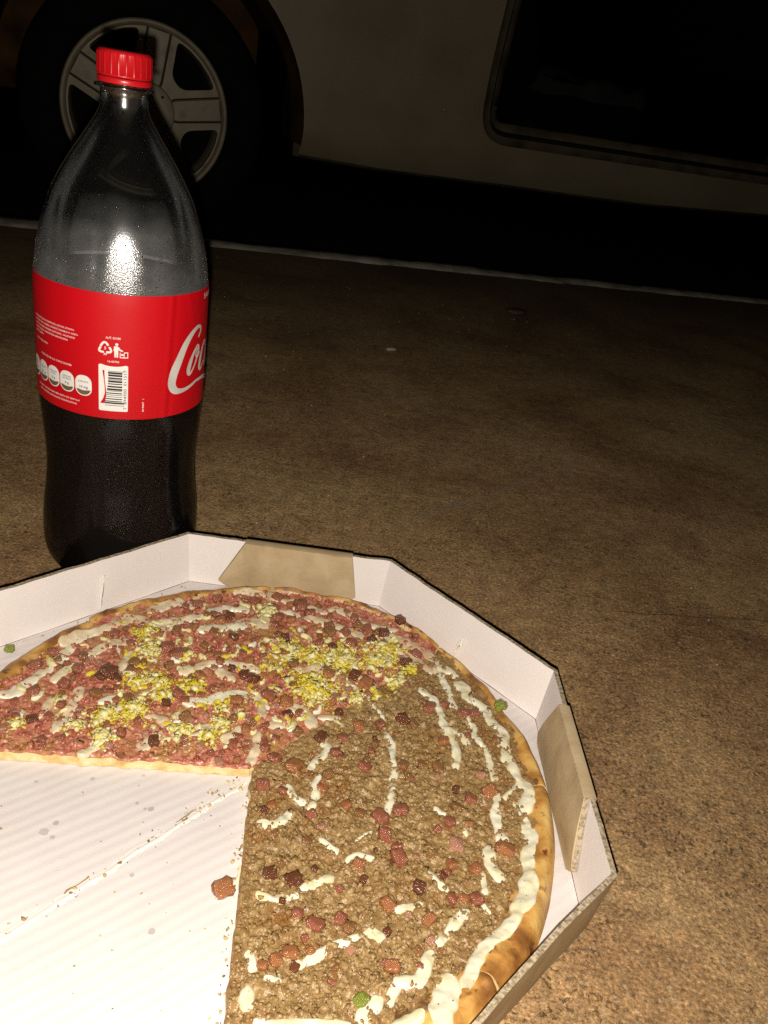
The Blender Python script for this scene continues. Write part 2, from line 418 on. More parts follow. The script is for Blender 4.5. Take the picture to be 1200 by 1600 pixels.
ring_strip(hin, [lambda p: (p[0], side_y(*p) + 0.016, p[1])] + [lambda p, a=a: (p[0] * 1, side_y(*p) + 0.016 - 0.009 * math.sin(a), p[1] + 0.006 * math.cos(a)) for a in (0.3, 1.2, 2.0, 2.8)], 'weather_strip', M_trim, fr)
# sill underside and rear arch lips
sl = MB()
for i in range(40):
    s0 = 0.375 + (2.05 - 0.375) * i / 40; s1 = 0.375 + (2.05 - 0.375) * (i + 1) / 40
    def zb(s): return float(np.interp(s, [0.36, 0.6, 0.97, 1.39, 1.85, 2.05], [0.240, 0.233, 0.238, 0.240, 0.262, 0.262]))
    pr = [(0.0, 0.0), (0.012, -0.008), (0.05, -0.012), (0.09, -0.012), (0.095, 0.03)]
    sl.add([(s, side_y(s, zb(s)) + a, zb(s) + b) for s in (s0, s1) for a, b in pr], [(k, k + 1, k + 6, k + 5) for k in range(4)])
sl.build('sill_seam', M_sill, car, True, True)
for cx in (0, 2.42):
    v = []; f = []; A0, A1 = -0.06, math.pi + 0.06; n = 48
    for i in range(n + 1):
        a = A0 + (A1 - A0) * i / n
        for r, y in ((AR - 0.001, side_y(0, WZ + AR * math.sin(a)) + 0.002), (AR - 0.004, 0.012), (AR - 0.012, 0.04), (AR - 0.006, 0.14), (AR - 0.006, 0.36)):
            v.append((cx + r * math.cos(a), y, WZ + r * math.sin(a)))
    for i in range(n):
        for k in range(4): a = i * 5 + k; f.append((a, a + 1, a + 6, a + 5))
    b0 = len(v); v += [(cx + (AR) * math.cos(A0 + (A1 - A0) * i / n), 0.36, WZ + AR * math.sin(A0 + (A1 - A0) * i / n)) for i in range(n + 1)] + [(cx, 0.36, WZ)]
    f += [(b0 + i, b0 + i + 1, len(v) - 1) for i in range(n)]
    mk('wheel_arch', v, f, M_arch, car, True, local=True)
# shell across the car: hood, windscreen, roof, tail, floor
def across(name, pts, mat):
    v = []; f = []
    for s, z in pts:
        y0 = side_y(s, z)
        v += [(s, y0, z), (s, 0.79, z + 0.03), (s, 1.58 - y0, z)]
    for i in range(len(pts) - 1):
        a = i * 3; f += [(a, a + 1, a + 4, a + 3), (a + 1, a + 2, a + 5, a + 4)]
    return mk(name, v, f, mat, car, True, local=True)
across('front_bumper', [(3.02, 0.24), (3.12, 0.34), (3.13, 0.52), (3.06, 0.68)], M_trim)
across('bonnet', [(3.06, 0.68), (2.85, 0.80), (2.25, 0.90)], M_paint)
across('windscreen', [(2.25, 0.90), (1.72, 1.33)], M_glass)
across('roof', [(1.72, 1.33), (1.5, 1.38), (0.6, 1.40), (-0.15, 1.36)], M_paint)
across('tailgate', [(-0.15, 1.36), (-0.45, 1.10), (-0.68, 0.92), (-0.74, 0.80)], M_paint)
across('rear_bumper', [(-0.74, 0.80), (-0.76, 0.45), (-0.70, 0.27), (-0.5, 0.24)], M_paint)
fb = MB(); fb.box(0.40, 2.0, 0.09, 1.49, 0.235, 0.262); fb.box(0.40, 3.0, 1.40, 1.44, 0.262, 1.32); fb.box(0.30, 0.34, 0.09, 1.44, 0.262, 1.25); fb.build('cabin_shade_lining', M_line, car, False, True)  # floor and dark lining panels, added so the open cabin stays black
def soft_box(name, x0, x1, y0, y1, z0, z1, mat, tilt=0.0, wob=0.0):
    bm = bmesh.new(); bmesh.ops.create_cube(bm, size=1)
    bmesh.ops.subdivide_edges(bm, edges=bm.edges[:], cuts=7, use_grid_fill=True)
    v = []
    for q in bm.verts:
        p = Vector(q.co) * 2; k = 5.0
        l = (abs(p.x) ** k + abs(p.y) ** k + abs(p.z) ** k) ** (1 / k); p = p / l if l else p
        w = wob * noise.noise(p * 2.2)
        x = (x0 + x1) / 2 + p.x * (x1 - x0) / 2; z = (z0 + z1) / 2 + p.z * (z1 - z0) / 2 + w
        v.append((x - tilt * (z - z0), (y0 + y1) / 2 + p.y * (y1 - y0) / 2 + w, z))
    f = [tuple(u.index for u in q.verts) for q in bm.faces]; bm.free()
    return mk(name, v, f, mat, car, True, local=True)
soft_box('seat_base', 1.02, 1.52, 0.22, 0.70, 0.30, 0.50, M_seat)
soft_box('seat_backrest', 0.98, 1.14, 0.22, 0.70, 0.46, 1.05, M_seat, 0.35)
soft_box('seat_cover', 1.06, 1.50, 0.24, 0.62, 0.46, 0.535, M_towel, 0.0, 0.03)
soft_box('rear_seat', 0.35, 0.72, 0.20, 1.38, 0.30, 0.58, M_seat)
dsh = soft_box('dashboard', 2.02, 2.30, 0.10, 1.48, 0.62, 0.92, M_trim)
# the open door, swung towards the front of the car
dp = rounded([(0, 0.345), (1.16, 0.345), (1.20, 0.88), (1.16, 1.32), (0.40, 1.30), (0.0, 0.90)], [0.06] * 6)
dw = rounded([(0.10, 0.93), (1.12, 0.93), (1.10, 1.27), (0.44, 1.25)], [0.04] * 4)
Vd, Fd = fill2d(dp, [dw], 0.08); ang = D(68)
def dpt(u, y, z): return (2.04 - u * math.cos(ang) - y * math.sin(ang), -0.03 - u * math.sin(ang) + y * math.cos(ang), z)
nV = len(Vd)
door = mk('door', [dpt(u, -0.03, z) for u, z in Vd] + [dpt(u, 0.05, z) for u, z in Vd], Fd + [tuple(i + nV for i in reversed(f)) for f in Fd], [M_paint, M_trim], car, True, [0] * len(Fd) + [1] * len(Fd), True)
mk('door_glass', [dpt(u, 0.01, z) for u, z in dw], [tuple(range(len(dw)))], M_glass, door, False, local=True)
hb = MB(); hb.add([dpt(u, y, z) for u in (0.98, 1.10) for y in (-0.055, -0.031) for z in (0.80, 0.83)], [(0, 1, 3, 2), (4, 6, 7, 5), (0, 4, 5, 1), (2, 3, 7, 6), (0, 2, 6, 4), (1, 5, 7, 3)])
hb.build('door_handle', M_trim, door, False, True)

# wheels: five-spoke alloys
def polar(r, a, y): return (r * math.cos(a), y, WZ + r * math.sin(a))
def make_wheel(cx, first):
    SP = [D(9 + 72 * k) for k in range(5)]
    holes = []
    for k in range(5):
        mid = SP[k] + D(36); hw = 0.043
        # window bounded by two spokes and the rim
        pts = []
        for sg, base in ((1, SP[k]), (-1, SP[k] + D(72))):
            r_o = 0.172; r_i = 0.098
            for r in (r_i, r_o):
                a = math.asin(min(0.95, hw / r)); pts.append((r, base + sg * a))
        poly = [(pts[0][0] * math.cos(pts[0][1]), pts[0][0] * math.sin(pts[0][1])), (pts[1][0] * math.cos(pts[1][1]), pts[1][0] * math.sin(pts[1][1]))]
        for t in (0.25, 0.5, 0.75):
            a = pts[1][1] + (pts[3][1] - pts[1][1]) * t; poly.append((0.172 * math.cos(a), 0.172 * math.sin(a)))
        poly += [(pts[3][0] * math.cos(pts[3][1]), pts[3][0] * math.sin(pts[3][1])), (pts[2][0] * math.cos(pts[2][1]), pts[2][0] * math.sin(pts[2][1]))]
        rad = [0.016, 0.014, 0.0, 0.0, 0.0, 0.014, 0.016]
        rp = []
        for i, p in enumerate(poly):
            if rad[i] == 0: rp.append(p)
            else:
                p0, p2 = Vector(poly[i - 1]), Vector(poly[(i + 1) % 7]); p1 = Vector(p)
                a_ = (p0 - p1).normalized(); b_ = (p2 - p1).normalized()
                for j in range(6):
                    t = j / 5; q_ = (p1 + a_ * rad[i]) * (1 - t) ** 2 + p1 * 2 * t * (1 - t) + (p1 + b_ * rad[i]) * t * t
                    rp.append((q_.x, q_.y))
        holes.append(rp)
    circ = [(0.176 * math.cos(t), 0.176 * math.sin(t)) for t in np.linspace(0, 2 * math.pi, 96, endpoint=False)]
    V2, F2 = fill2d(circ, holes, 0.015)
    mb = MB()
    def dish(x, z):
        r = math.hypot(x, z); return 0.004 - 0.012 * max(0, 1 - r / 0.17)
    mb.add([(cx + x, dish(x, z), WZ + z) for x, z in V2], F2)
    for hl in holes:                               # window walls
        n = len(hl); mb.add([(cx + x, dish(x, z), WZ + z) for x, z in hl] + [(cx + x * 1.01, 0.035, WZ + z * 1.01) for x, z in hl], [(i, (i + 1) % n, n + (i + 1) % n, n + i) for i in range(n)])
    prof = [(0.1755, 0.004), (0.178, -0.002), (0.182, -0.005), (0.187, -0.006), (0.190, -0.003), (0.191, 0.006), (0.186, 0.02), (0.174, 0.04), (0.170, 0.14)]
    n = 96; v = []; f = []
    for r, y in prof:
        v += [(cx + r * math.cos(2 * math.pi * k / n), y, WZ + r * math.sin(2 * math.pi * k / n)) for k in range(n)]
    for i in range(len(prof) - 1):
        f += [(i * n + k, i * n + (k + 1) % n, (i + 1) * n + (k + 1) % n, (i + 1) * n + k) for k in range(n)]
    mb.add(v, f)
    w = mb.build('wheel', M_alloy, car, True, True)
    tp = [(0.190, 0.004), (0.196, -0.006), (0.205, -0.012), (0.235, -0.014), (0.262, -0.006), (0.276, 0.008), (0.284, 0.025), (0.285, 0.05), (0.285, 0.13), (0.276, 0.165), (0.20, 0.17)]
    v = []; f = []
    for r, y in tp: v += [(cx + r * math.cos(2 * math.pi * k / n), y, WZ + r * math.sin(2 * math.pi * k / n)) for k in range(n)]
    for i in range(len(tp) - 1): f += [(i * n + k, i * n + (k + 1) % n, (i + 1) * n + (k + 1) % n, (i + 1) * n + k) for k in range(n)]
    mk('tyre', v, f, M_rub, w, True, local=True)
    db = MB(); db.add([(cx + 0.165 * math.cos(t), 0.075, WZ + 0.165 * math.sin(t)) for t in np.linspace(0, 2 * math.pi, 48, endpoint=False)], [tuple(range(48))])
    db.build('brake_drum', M_rub, w, False, True)
    for k in range(5):                              # raised bar on every spoke inside a dark groove
        c, s = math.cos(SP[k]), math.sin(SP[k])
        def outline(hw0, hw1, r0, r1, y, n=10):
            pts = [(r1, -hw1)] + [(r1, hw1)] + [(r0 + hw0 * (1 - math.sin(t)), hw0 * math.cos(t)) for t in np.linspace(0, math.pi, n)]
            return [(cx + a * c - b * s, y + dish(a, b), WZ + a * s + b * c) for a, b in pts]
        g0 = outline(0.0265, 0.0285, 0.046, 0.1765, -0.0012); n_ = len(g0)
        mk('spoke_groove', g0, [tuple(range(n_))], M_groove, w, False, local=True)
        lo = outline(0.0235, 0.0255, 0.050, 0.175, -0.0005); hi = outline(0.0205, 0.0225, 0.053, 0.173, -0.0055)
        mk('spoke', lo + hi, [tuple(range(n_, 2 * n_))] + [(i, (i + 1) % n_, n_ + (i + 1) % n_, n_ + i) for i in range(n_)], M_alloy, w, False, local=True)
    # hub disc with seam, bolts and round emblem of a V over a W
    v = []; f = []; hp = [(0.066, -0.0085), (0.0645, -0.012), (0.062, -0.0128), (0.040, -0.0145), (0.0, -0.0148)]
    for r, y in hp: v += [(cx + r * math.cos(2 * math.pi * k / 48), y, WZ + r * math.sin(2 * math.pi * k / 48)) for k in range(48)]
    for i in range(len(hp) - 1): f += [(i * 48 + k, i * 48 + (k + 1) % 48, (i + 1) * 48 + (k + 1) % 48, (i + 1) * 48 + k) for k in range(48)]
    mk('hub_cap', v, f, M_alloy, w, True, local=True)
    for k in range(5):
        a = SP[k] + D(36); bb = MB()
        bb.add([(cx + 0.052 * math.cos(a) + 0.0035 * math.cos(t), y, WZ + 0.052 * math.sin(a) + 0.0035 * math.sin(t)) for y in (-0.013, -0.0165) for t in np.linspace(0, 2 * math.pi, 6, endpoint=False)],
               [tuple(range(6, 12))] + [(i, (i + 1) % 6, 6 + (i + 1) % 6, 6 + i) for i in range(6)])
        bb.build('wheel_bolt', M_groove, w, False, True)
    em = MB()
    n = 40
    em.add([(cx + r * math.cos(2 * math.pi * k / n), y, WZ + r * math.sin(2 * math.pi * k / n)) for r, y in ((0.037, -0.0145), (0.0365, -0.018), (0.0325, -0.018), (0.032, -0.0145)) for k in range(n)],
           [(i * n + k, i * n + (k + 1) % n, (i + 1) * n + (k + 1) % n, (i + 1) * n + k) for i in range(3) for k in range(n)])
    def bar(a, b, hw=0.0028):
        d = Vector((b[0] - a[0], b[1] - a[1])); d.normalize(); nx, nz_ = -d.y * hw, d.x * hw
        q = [(a[0] + nx, a[1] + nz_), (b[0] + nx, b[1] + nz_), (b[0] - nx, b[1] - nz_), (a[0] - nx, a[1] - nz_)]
        em.add([(cx + x, -0.0145, WZ + z) for x, z in q] + [(cx + x, -0.0178, WZ + z) for x, z in q], [(4, 5, 6, 7)] + [(i, (i + 1) % 4, 4 + (i + 1) % 4, 4 + i) for i in range(4)])
    for a, b in (((-0.013, 0.030), (-0.0005, 0.0045)), ((0.013, 0.030), (0.0005, 0.0045)), ((-0.026, 0.019), (-0.012, -0.026)), ((-0.012, -0.026), (-0.001, -0.001)), ((0.026, 0.019), (0.012, -0.026)), ((0.012, -0.026), (0.001, -0.001))): bar(a, b)
    em.build('wheel_emblem', M_alloy, w, False, True)
    return w
make_wheel(0.0, True)
make_wheel(2.42, False)
# ---------------------------------------------------------------- bottle
BX, BY, BH = -0.18846, 0.50524, 0.336
bottle = tag(empty('soda_bottle', (BX, BY, 0)), 'large plastic cola bottle with red label and red cap, standing behind the pizza box', 'bottle')
PZ = [0, .0010, .0065, .0161, .0323, .0484, .0645, .0807, .0968, .1129, .1291, .1613, .1936, .2097, .2259, .2420, .2581, .2743, .2904, .2990, .3040, .3100]
PR = [.0340, .0400, .0482, .0524, .0533, .0525, .0506, .0494, .0499, .0511, .0522, .0524, .0525, .0523, .0503, .0466, .0409, .0321, .0215, .0160, .0136, .0132]
def prof_r(z): return float(smooth_interp(z, PZ, PR))
base_ang = math.atan2(-BY, -BX)
def flute(t, r, z):
    k = 0.0
    if 0.213 < z < 0.285: k = min(1, (z - 0.213) / 0.008) * min(1, (0.285 - z) / 0.03) * 0.011
    elif z < 0.125: k = min(1, (0.125 - z) / 0.02) * min(1, max(0, z - 0.02) / 0.02) * 0.008
    g = max(0.0, math.cos(10 * (t - base_ang - 0.02)) * -1) ** 6
    return r * (1 - k * g)

def pet():
    m = bpy.data.materials.new("pet_plastic"); m.use_nodes = True
    nt = m.node_tree; N = nt.nodes; L = nt.links
    N.remove(N['Principled BSDF']); out = N['Material Output']
    tc = N.new('ShaderNodeTexCoord'); P = tc.outputs['Object']
    sx = N.new('ShaderNodeSeparateXYZ'); L.new(P, sx.inputs[0])
    # fog of condensation: up to an uneven line on the shoulder
    nf = N.new('ShaderNodeTexNoise'); nf.inputs['Scale'].default_value = 26; nf.inputs['Detail'].default_value = 3; L.new(P, nf.inputs['Vector'])
    ad = N.new('ShaderNodeMath'); ad.operation = 'MULTIPLY_ADD'; L.new(nf.outputs[0], ad.inputs[0]); ad.inputs[1].default_value = 0.045; L.new(sx.outputs[2], ad.inputs[2])
    fog = N.new('ShaderNodeMapRange'); fog.inputs[1].default_value = 0.272; fog.inputs[2].default_value = 0.244; L.new(ad.outputs[0], fog.inputs[0])
    up = N.new('ShaderNodeMapRange'); up.inputs[1].default_value = 0.16; up.inputs[2].default_value = 0.20; L.new(sx.outputs[2], up.inputs[0])
    ns = N.new('ShaderNodeTexNoise'); ns.inputs['Scale'].default_value = 1500; ns.inputs['Detail'].default_value = 2; L.new(P, ns.inputs['Vector'])
    bp = N.new('ShaderNodeBump'); bp.inputs['Distance'].default_value = 0.0006; L.new(ns.outputs[0], bp.inputs['Height'])
    bs = N.new('ShaderNodeMath'); bs.operation = 'MULTIPLY'; fg = N.new('ShaderNodeMath'); fg.operation = 'MULTIPLY'; L.new(fog.outputs[0], fg.inputs[0]); L.new(up.outputs[0], fg.inputs[1]); L.new(fg.outputs[0], bs.inputs[0]); bs.inputs[1].default_value = 0.38
    L.new(bs.outputs[0], bp.inputs['Strength'])
    gl = N.new('ShaderNodeBsdfGlossy'); rr = N.new('ShaderNodeMapRange'); rr.inputs[3].default_value = 0.16; rr.inputs[4].default_value = 0.22
    L.new(fg.outputs[0], rr.inputs[0]); L.new(rr.outputs[0], gl.inputs['Roughness']); L.new(bp.outputs[0], gl.inputs['Normal'])
    tr = N.new('ShaderNodeBsdfTransparent'); tr.inputs[0].default_value = (0.93, 0.93, 0.92, 1)
    fr = N.new('ShaderNodeFresnel'); fr.inputs[0].default_value = 1.5
    mx = N.new('ShaderNodeMixShader'); f2 = N.new('ShaderNodeMath'); f2.operation = 'MULTIPLY'; f2.use_clamp = True; fq = N.new('ShaderNodeMath'); fq.operation = 'MULTIPLY_ADD'; L.new(up.outputs[0], fq.inputs[0]); fq.inputs[1].default_value = 3.4; fq.inputs[2].default_value = 0.6; L.new(fq.outputs[0], f2.inputs[1]); L.new(fr.outputs[0], f2.inputs[0]); L.new(f2.outputs[0], mx.inputs[0]); L.new(tr.outputs[0], mx.inputs[1]); L.new(gl.outputs[0], mx.inputs[2])
    df = N.new('ShaderNodeBsdfDiffuse'); df.inputs[0].default_value = (0.8, 0.8, 0.8, 1)
    nm = N.new('ShaderNodeTexNoise'); nm.inputs['Scale'].default_value = 60; nm.inputs['Detail'].default_value = 6; L.new(P, nm.inputs['Vector'])
    fm = N.new('ShaderNodeMapRange'); fm.inputs[1].default_value = 0.3; fm.inputs[2].default_value = 0.8; fm.inputs[3].default_value = 0.06; fm.inputs[4].default_value = 0.13
    L.new(nm.outputs[0], fm.inputs[0])
    fk = N.new('ShaderNodeMath'); fk.operation = 'MULTIPLY_ADD'; fu = N.new('ShaderNodeMath'); fu.operation = 'MULTIPLY'; L.new(fog.outputs[0], fu.inputs[0]); L.new(up.outputs[0], fu.inputs[1]); L.new(fu.outputs[0], fk.inputs[0]); L.new(fm.outputs[0], fk.inputs[1]); fk.inputs[2].default_value = 0.0025
    m2 = N.new('ShaderNodeMixShader'); L.new(fk.outputs[0], m2.inputs[0]); L.new(mx.outputs[0], m2.inputs[1]); L.new(df.outputs[0], m2.inputs[2])
    L.new(m2.outputs[0], out.inputs[0])
    return m
M_pet = pet()
zs = list(np.concatenate([np.linspace(0, 0.03, 14), np.linspace(0.034, 0.28, 70), np.linspace(0.283, 0.310, 14)]))
prof = [(0.012, 0.0065), (0.026, 0.003)] + [(prof_r(z), z) for z in zs] + [(0.0132, 0.3138), (0.0165, 0.3143), (0.0165, 0.3158), (0.0128, 0.3163), (0.0125, 0.330)]
v, f = lathe(prof, 144, BX, BY, flute)
v.append((BX, BY, 0.008)); f += [((k + 1) % 144, k, len(v) - 1) for k in range(144)]
body = mk('bottle_body', v, f, M_pet, bottle, True)
# the drink inside, up to just below the label's upper edge
M_cola = bpy.data.materials.new("cola"); M_cola.use_nodes = True
_b = M_cola.node_tree.nodes['Principled BSDF']; _b.inputs['Base Color'].default_value = (0.006, 0.004, 0.0035, 1); _b.inputs['Roughness'].default_value = 0.5; _b.inputs['Specular IOR Level'].default_value = 0.0
LV = 0.2090
prof = [(0.02, 0.0058)] + [(prof_r(z) - 0.0007, z) for z in np.linspace(0.004, LV, 60)]
v, f = lathe(prof, 96, BX, BY, flute); n0 = len(v)
v += [(BX, BY, LV - 0.0004), (BX, BY, 0.0075)]; f += [(n0 - 96 + k, n0 - 96 + (k + 1) % 96, n0) for k in range(96)] + [((k + 1) % 96, k, n0 + 1) for k in range(96)]
mk('cola', v, f, M_cola, bottle, True)

# label: a red plastic wrap with a few creases; print stands a hair proud of it
LR, LZ0, LZ1 = 0.05285, 0.1332, 0.2108
def lab(u, z, h=0.0):
    """u millimetres round the bottle (0 faces the lens side), z millimetres up"""
    t = base_ang + u / 52.6
    r = prof_r(z / 1000) - 0.0523 + LR
    r += 0.00030 * math.exp(-((u - 27.5 - 0.05 * (z - 170)) / 1.6) ** 2) - 0.00022 * math.exp(-((u - 31 - 0.05 * (z - 170)) / 1.8) ** 2)
    r += 0.00016 * noise.noise(Vector((u * 0.09, z * 0.025, 3.1))) + 0.0003 * math.exp(-((u - 44 + 0.25 * (z - 205)) / 2.5) ** 2) * max(0, (z - 180) / 30)
    r += h
    return (BX + r * math.cos(t), BY + r * math.sin(t), z / 1000)
M_red = pmat("label_red", [(0.3, (0.50, 0.0015, 0.007)), (0.7, (0.54, 0.002, 0.008))], 10, 2, 0.42, 0.35, rough_var=0.06)
M_prw = pmat("print_white", [(0.3, (0.74, 0.72, 0.68)), (0.7, (0.80, 0.78, 0.74))], 30, 2, 0.45, 0.35)
M_prs = pmat("print_silver", [(0.3, (0.50, 0.47, 0.43)), (0.7, (0.66, 0.63, 0.58))], 60, 2, 0.40, 0.4)
M_prk = pmat("print_black", [(0.3, (0.02, 0.018, 0.016)), (0.7, (0.03, 0.027, 0.024))], 30, 2, 0.5, 0.3)
M_pro = pmat("print_olive", [(0.3, (0.11, 0.085, 0.045)), (0.7, (0.15, 0.115, 0.06))], 30, 2, 0.5, 0.3)
nu, nz_ = 300, 24; U = np.linspace(-165.2, 165.2, nu, endpoint=False); Zs = np.linspace(LZ0 * 1000, LZ1 * 1000, nz_)
v = [lab(u, z) for z in Zs for u in U]; f = [(j * nu + i, j * nu + (i + 1) % nu, (j + 1) * nu + (i + 1) % nu, (j + 1) * nu + i) for j in range(nz_ - 1) for i in range(nu)]
label = mk('label', v, f, M_red, bottle, True)
M_back = pmat('label_back', [(0.3, (0.20, 0.185, 0.18)), (0.7, (0.26, 0.245, 0.235))], 40, 3, 0.6, 0.3)
v = [lab(u, z + (0.05 if j == 0 else (-0.05 if j == nz_ - 1 else 0)), -0.00022) for j, z in enumerate(Zs) for u in U]; mk('label_back', v, f, M_back, label, True)

def text(s, u, z, size, mat, align='CENTER', rot=0.0, h=0.00012, sxy=(1, 1), fit=None, name='lettering', bold=0.0):
    cu = bpy.data.curves.new('t', 'FONT'); cu.body = s; cu.size = size; cu.align_x = align; cu.align_y = 'CENTER'; cu.resolution_u = 2; cu.offset = bold * size
    ob = bpy.data.objects.new('t', cu); C.objects.link(ob)
    dg = bpy.context.evaluated_depsgraph_get(); ev = ob.evaluated_get(dg); me = ev.to_mesh()
    V = [tuple(q.co) for q in me.vertices]; F = [tuple(p.vertices) for p in me.polygons]; ev.to_mesh_clear()
    bpy.data.objects.remove(ob); bpy.data.curves.remove(cu)
    if not V: return
    if fit:
        w = max(q[0] for q in V) - min(q[0] for q in V); sxy = (fit / w, sxy[1])
    c, sn = math.cos(rot), math.sin(rot); out = []
    for x, y, _ in V:
        x *= sxy[0]; y *= sxy[1]; out.append(lab(u + x * c - y * sn, z + x * sn + y * c, h))
    return mk(name, out, F, mat, label)
def poly(pts, mat, name, h=0.00010, n=3):
    """flat printed patch given by its outline (u, z)"""
    us = [p[0] for p in pts]
    Vp, Fp = fill2d([tuple(p) for p in pts], [], 2.2 if max(us) - min(us) > 4 else 0)
    return mk(name, [lab(a, b, h) for a, b in Vp], Fp, mat, label)
def rrect(u0, u1, z0, z1, r, n=5):
    o = []
    for cx, cy, a in ((u1 - r, z1 - r, 0), (u0 + r, z1 - r, 90), (u0 + r, z0 + r, 180), (u1 - r, z0 + r, 270)):
        o += [(cx + r * math.cos(D(a + 90 * k / n)), cy + r * math.sin(D(a + 90 * k / n))) for k in range(n + 1)]
    return o
# barcode patch
poly(rrect(-13.8, 3.1, 138.4, 168.2, 0.9), M_prw, 'barcode_patch', 0.00010)
bars = MB(); r_ = random.Random(3); z = 142.0; kk = 0
while z < 165.0:
    w = r_.choice([0.33, 0.33, 0.66, 0.66, 0.99, 1.2]); 
    if z + w > 165.2: break
    wv = -9.3 - 1.1 * math.sin((z - 142) / 23 * math.pi * 1.15 + 1.9) 
    e = 1.0 if (z < 143.6 or z > 163.6 or 152.6 < z < 153.8) else -0.2
    p = [(wv, z), (-4, z), (e, z), (e, z + w), (-4, z + w), (wv, z + w)]
    bars.add([lab(a, b, 0.00022) for a, b in p], [(0, 1, 4, 5), (1, 2, 3, 4)]); z += w + r_.choice([0.33, 0.33, 0.5, 0.66, 0.9])
bars.build('barcode_bars', M_prk, label)
poly([(-11.6, 164.6), (-10.4, 164.6), (-10.2, 158), (-9.6, 153), (-9.3, 149), (-9.9, 145.5), (-10.4, 143.2), (-13.0, 143.2), (-11.2, 146.5), (-10.2, 150), (-10.3, 154), (-10.8, 159)], M_red, 'barcode_ribbon', 0.00022)
text('7  894900  011517', 1.55, 152.6, 2.6, M_prk, rot=math.pi / 2, h=0.00022, fit=25.5)
text('AUT. 031/80', -5.4, 184.8, 1.9, M_prw, fit=8.4, bold=0.01)
text('16-00750', -5.4, 170.3, 1.7, M_prw, fit=6.4, bold=0.01)
text('PP', -9.8, 174.5, 1.9, M_prw, bold=0.02); text('5', -9.9, 178.3, 2.4, M_prw, bold=0.02)
def stroke(pts, mat, name, h, step=0.6, closed=False):
    P = catmull(pts, step); v = []; f = []
    for i, q_ in enumerate(P):
        a = P[max(0, i - 1)]; b = P[min(len(P) - 1, i + 1)]; d = (b - a)[:2]; d = d / (np.linalg.norm(d) + 1e-9)
        w = max(0.12, q_[2]); nx, ny = -d[1], d[0]
        v += [lab(q_[0] + nx * w, q_[1] + ny * w, h), lab(q_[0], q_[1], h + 0.00001), lab(q_[0] - nx * w, q_[1] - ny * w, h)]
        if i: k = 3 * i; f += [(k - 3, k - 2, k + 1, k), (k - 2, k - 1, k + 2, k + 1)]
    return mk(name, v, f, mat, label, True)
# recycling triangle: three bent arrows
for k, pts in enumerate((((-12.6, 179.3), (-11.3, 181.3), (-10.1, 182.0), (-8.9, 181.2), (-8.2, 180.0)), ((-7.6, 179.2), (-6.6, 177.4), (-6.9, 176.2), (-8.2, 175.9), (-9.3, 175.9)), ((-10.6, 175.9), (-12.4, 176.0), (-13.3, 176.8), (-12.9, 178.2), (-12.4, 179.0)))):
    stroke([(a, b, 0.62) for a, b in pts], M_prw, 'recycling_arrow', 0.00012 + 0.00003 * k)
# figure dropping litter in a bin
poly(arc(-3.4, 181.2, 0.85, 0, 2 * math.pi, 12)[:-1], M_prw, 'litter_figure', 0.00012)
poly([(-4.9, 180.0), (-3.2, 180.2), (-2.2, 179.6), (-1.2, 178.2), (0.2, 177.6), (-0.1, 176.9), (-1.8, 177.4), (-2.5, 178.1), (-2.6, 173.2), (-3.5, 173.1), (-3.7, 176.4), (-3.9, 173.2), (-4.7, 173.2), (-4.8, 177.0), (-5.2, 177.1)], M_prw, 'litter_figure', 0.00012)
for a, b, c_, d_ in ((-1.7, 3.0, 173.0, 173.5), (-1.7, -1.3, 173.5, 176.4), (0.6, 1.0, 173.5, 176.6), (2.6, 3.0, 173.5, 176.8), (1.0, 2.6, 176.2, 176.7), (-1.0, 0.4, 174.5, 175.6)):
    poly([(a, c_), (b, c_), (b, d_), (a, d_)], M_prw, 'litter_bin', 0.00012)
text('00 90007   1', 12.2, 142.8, 1.5, M_prw, rot=math.pi / 2, fit=8.5, bold=0.015)
# nutrition badges
badge = [('SÓDIO', '10 mg', -23.2), ('GORDURAS\nSATURADAS', '0 g', -34.4), ('GORDURAS\nTOTAIS', '0 g', -45.4), ('AÇÚCARES', '21 g', -56.4), ('VALOR\nENERGÉTICO', '85 kcal', -67.4)]
for a, b, u in badge:
    poly(rrect(u - 5.2, u + 5.2, 146.0, 159.0, 4.6), M_prw, 'nutrition_badge', 0.00010)
    low = [p for p in rrect(u - 4.6, u + 4.6, 146.6, 158.4, 4.2) if p[1] < 149.9]
    low = sorted(low, key=lambda p: p[0]); poly([(u - 4.55, 149.9)] + low + [(u + 4.55, 149.9)], M_pro, 'badge_foot', 0.00020)
    text(a, u, 154.9, 1.5, M_prk, h=0.00022, fit=6.4, bold=0.005); text(b, u, 151.5, 2.0, M_prk, h=0.00022, fit=5.2 if len(b) > 3 else 2.8, bold=0.02)
text('PORÇÃO DE 200 ml (1 COPO) CONTÉM', -44.7, 163.4, 1.6, M_prw, fit=27.5, bold=0.01)
for i, (s, w) in enumerate((('INGREDIENTES: ÁGUA GASEIFICADA, AÇÚCAR, EXTRATO', 36.5), ('DE NOZ DE COLA, CAFEÍNA, CORANTE CARAMELO IV, ACIDU-', 39), ('LANTE INS 338 E AROMA NATURAL. VALIDADE/', 37), ('FABRICAÇÃO: INDÚSTRIA BRASILEIRA', 32), ('VER TAMPA', 11))):
    text(s, -65, 185.6 - i * 2.35, 1.5, M_prw, align='LEFT', fit=w, bold=0.008)
text('NÃO CONTÉM GLÚTEN', -64, 171.6, 1.5, M_prw, align='LEFT', fit=14, bold=0.008)
text('VALORES COM BASE EM UMA DIETA DE 2000 kcal', -64, 142.0, 1.5, M_prw, align='LEFT', fit=38, bold=0.008)
text('NÃO CONTÉM QUANTIDADES SIGNIFICATIVAS', -62, 139.4, 1.5, M_prw, align='LEFT', fit=34, bold=0.008)
